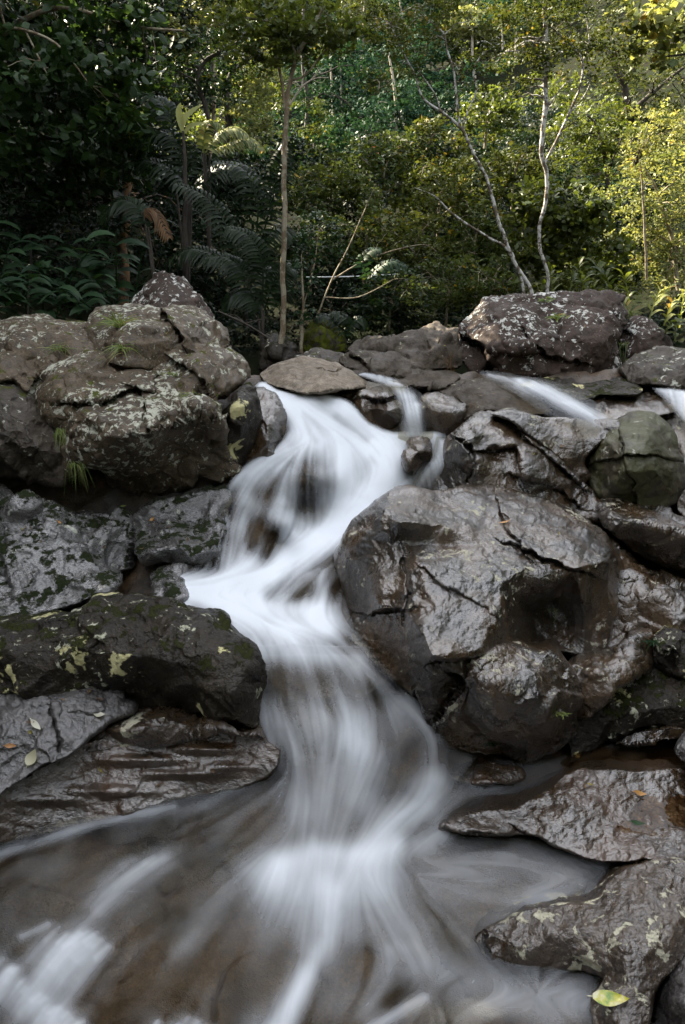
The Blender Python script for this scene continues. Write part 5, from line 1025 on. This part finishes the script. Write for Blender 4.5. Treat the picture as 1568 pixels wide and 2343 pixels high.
# ------------------------------------------------------------------ small plants and leaves on the rocks
tuft('grass tuft growing in the crack below the pyramid boulder', 274, 748, 3.0, 46, 62, L_grass, R, 4)
tuft('second tuft of pale grass hanging just under the upper tuft', 280, 800, 2.98, 40, 48, L_grass, R, 3.5, .5)
tuft('short yellowish tuft on the left lichen slab', 140, 800, 3.0, 30, 42, L_grass, R, 3, .4, 1.)
tuft('large hanging tuft of green and straw grass on the front of the left outcrop', 140, 985, 2.56, 44, 36, L_grass, R, 3, 1.6, .4, lean=.3)
tuft('hanging grass at the lower end of the crack on the left outcrop', 175, 1060, 2.56, 30, 34, L_grass, R, 3, 1.6, .4, lean=.2)
tuft('tiny green sprig on the right lobe of the outcrop', 408, 862, 2.86, 16, 24, L_grass, R, 4, .3)
tuft('small wisp of dry grass below the sprig on the outcrop lobe', 430, 905, 2.8, 18, 28, L_grass, R, 2.5, .6)
tuft('fern like tuft in the hollow flank of the huge boulder', 1270, 1395, 2.05, 13, 36, L_grass, R, 2.5, .9, 1.0)
tuft('small green tuft on the face of the flat topped boulder', 1278, 728, 3.98, 22, 20, L_grass, R, 7, .3, 1.2)
tuft('small clover like sprig on the top edge of the flat topped boulder', 1252, 688, 4.15, 18, 16, L_grass, R, 8, .3, 1.2)
tuft('dry stalks standing on the brown ledge before the flat topped boulder', 1030, 850, 3.75, 9, 75, L_brn, R, 2.2, .05, .35, name='dry_stalk', cat='dry stalks')
tuft('green wisps hanging beside the right end of the flat topped boulder', 1432, 790, 3.95, 26, 60, L_grass, R, 2.5, 1.2, .4)
tuft('bright green moss clump on the dark foot of the brown streaked lobe', 1283, 1635, 1.7, 40, 13, L_grass, R, 6, .3, 1.6, name='moss_clump', cat='moss')
tuft('dark green moss clump near the waterline under the brown streaked lobe', 1125, 1700, 1.77, 40, 12, L_ging, R, 6, .3, 1.8, name='moss_clump', cat='moss')
tuft('moss sprigs on the black rock wall at the right above the brown puddle', 1500, 1470, 2.0, 40, 20, L_ging, R, 6, .5, 1.6, name='moss_clump', cat='moss')
def litter(label, u, v, Y, L, W, ang, mat, rn=.5, nrm=None, curl=.12):
    Y, sn = surf(u, v, Y); c = P(u, v, Y); nrm = np.array([0, -.25, 1.]) if nrm is None else np.array(nrm, float); nrm = unit(nrm)
    if sn is not None: nrm = unit(nrm*.4+sn)
    s = unit(np.cross(np.array([0, 1., 0]), nrm)); f = np.cross(nrm, s)
    d = s*math.cos(ang)+f*math.sin(ang); x = np.linspace(-.5, .5, 9)[:, None]; l = px(Y, L)
    A = Acc(); A.add(*blade(c+nrm*.008+d*l*x+nrm*l*curl*(4*x*x), px(Y, W), nrm, None, .25), rn)
    st = c+nrm*.008+d*l*np.linspace(-.5, -.68, 4)[:, None]+nrm*l*curl; sv, sf = blade(st, px(Y, 2.5), nrm, lambda q: 1-.3*q, 0); A.add(sv, sf, rn*.5)
    return tag(A.build('fallen_leaf', mat, None, c), label, 'leaf')
L_lit = mat_leaf('pale_fallen_leaf', (.38, .36, .22), (.5, .48, .38), .2, .4, .5)
L_or = mat_leaf('orange_fallen_leaf', (.3, .13, .04), (.42, .22, .07), .2, .45, .5)
mlf, tlf = new_mat('green_yellow_leaf'); tcl = nd(tlf, 'ShaderNodeTexCoord').outputs['Object']
cl = ramp(tlf, noise(tlf, tcl, 19, 4, .6), [(.3, (.02, .09, .008)), (.42, (.12, .22, .015)), (.5, (.38, .36, .05)), (.6, (.5, .48, .3))])
nd(tlf, 'ShaderNodeOutputMaterial', {'Surface': nd(tlf, 'ShaderNodeBsdfPrincipled', {'Base Color': cl, 'Roughness': .25}).outputs[0]})
litter('large green and yellow leaf lying on the tip of the lichen blotched boulder', 1402, 2290, 1.03, 105, 44, -.35, mlf, .5, (-.2, -.7, .8))
litter('pale green leaf standing on the blue grey slab at the left', 76, 1732, 1.58, 42, 30, 1.2, L_lit, .2, (0, -.7, .7))
litter('curled cream leaf on the middle of the blue grey slab', 82, 1663, 1.7, 38, 16, -.5, L_lit, .9)
litter('silvery white leaf at the right tip of the blue grey slab', 228, 1638, 1.74, 28, 16, .2, L_lit, 1., (0, -.5, .8))
litter('rusty brown leaf at the left edge of the blue grey slab', 26, 1707, 1.63, 28, 12, .3, L_or, .2)
litter('small yellow green leaf at the top of the mossy cleft', 284, 1161, 2.8, 14, 9, .4, L_grass, .6)
litter('tiny orange leaf on the wet grey slab beside the mossy cleft', 351, 1189, 2.62, 12, 8, .2, L_or, .9)
litter('tiny orange leaf on the flat mossy slab at the left', 135, 1197, 2.62, 10, 6, .1, L_or, .7)
litter('yellow and pink leaf on the flat stone in the brown puddle', 1500, 1660, 1.83, 44, 16, .1, L_lit, .4)
litter('orange leaf on the smooth brown slab beside the puddle', 1462, 1818, 1.6, 38, 15, .1, L_or, .8)
litter('dark green leaf floating in the puddle on the brown slab', 1459, 1887, 1.53, 38, 15, -.15, L_ging, .7)
litter('buff leaf lying among the jagged rocks beside the side cascade', 1158, 1198, 2.35, 26, 10, 0, L_or, .9)
litter('green leaf hanging at the right edge below the jagged wedge', 1544, 1313, 2.5, 26, 14, 0, L_ging, .9, (0, -.9, .4))
L_old = mat_leaf('old_dry_leaf', (.05, .028, .012), (.16, .10, .05), .1, .6, .3)
L_olv = mat_leaf('yellowing_leaf', (.12, .11, .02), (.3, .24, .05), .2, .5, .3)
rq = np.random.default_rng(77); spots = []
for (u0, v0, u1, v1, n_) in ((20,725,480,800,9),(120,815,540,920,9),(20,1170,480,1260,9),(40,1570,260,1700,5),(220,1690,560,1800,5),(900,1130,1350,1230,8),(1090,890,1230,935,5),(1300,1790,1420,1930,5),(1250,2090,1540,2190,6),(1090,690,1400,760,5),(820,780,1020,830,6),(650,835,780,870,3),(1150,960,1330,1060,5)):
    spots += [(rq.uniform(u0, u1), rq.uniform(v0, v1)) for _ in range(n_)]
for k, (u, v) in enumerate(spots):
    Yh, sn = surf(u, v, 2.5); 
    if sn is None: Yh, sn = surf(u, v, 3.9)
    if sn is None or sn[2] < .25: continue
    o_ = litter('small withered leaf lying loose on the stones', u, v, Yh, rq.uniform(.016, .034)/px(1.)/Yh, rq.uniform(.007, .013)/px(1.)/Yh, rq.uniform(-1.5, 1.5), L_old if k % 4 else L_olv, rq.random(), None, rq.uniform(.05, .3)); o_['group'] = 'small withered leaves on the stones'
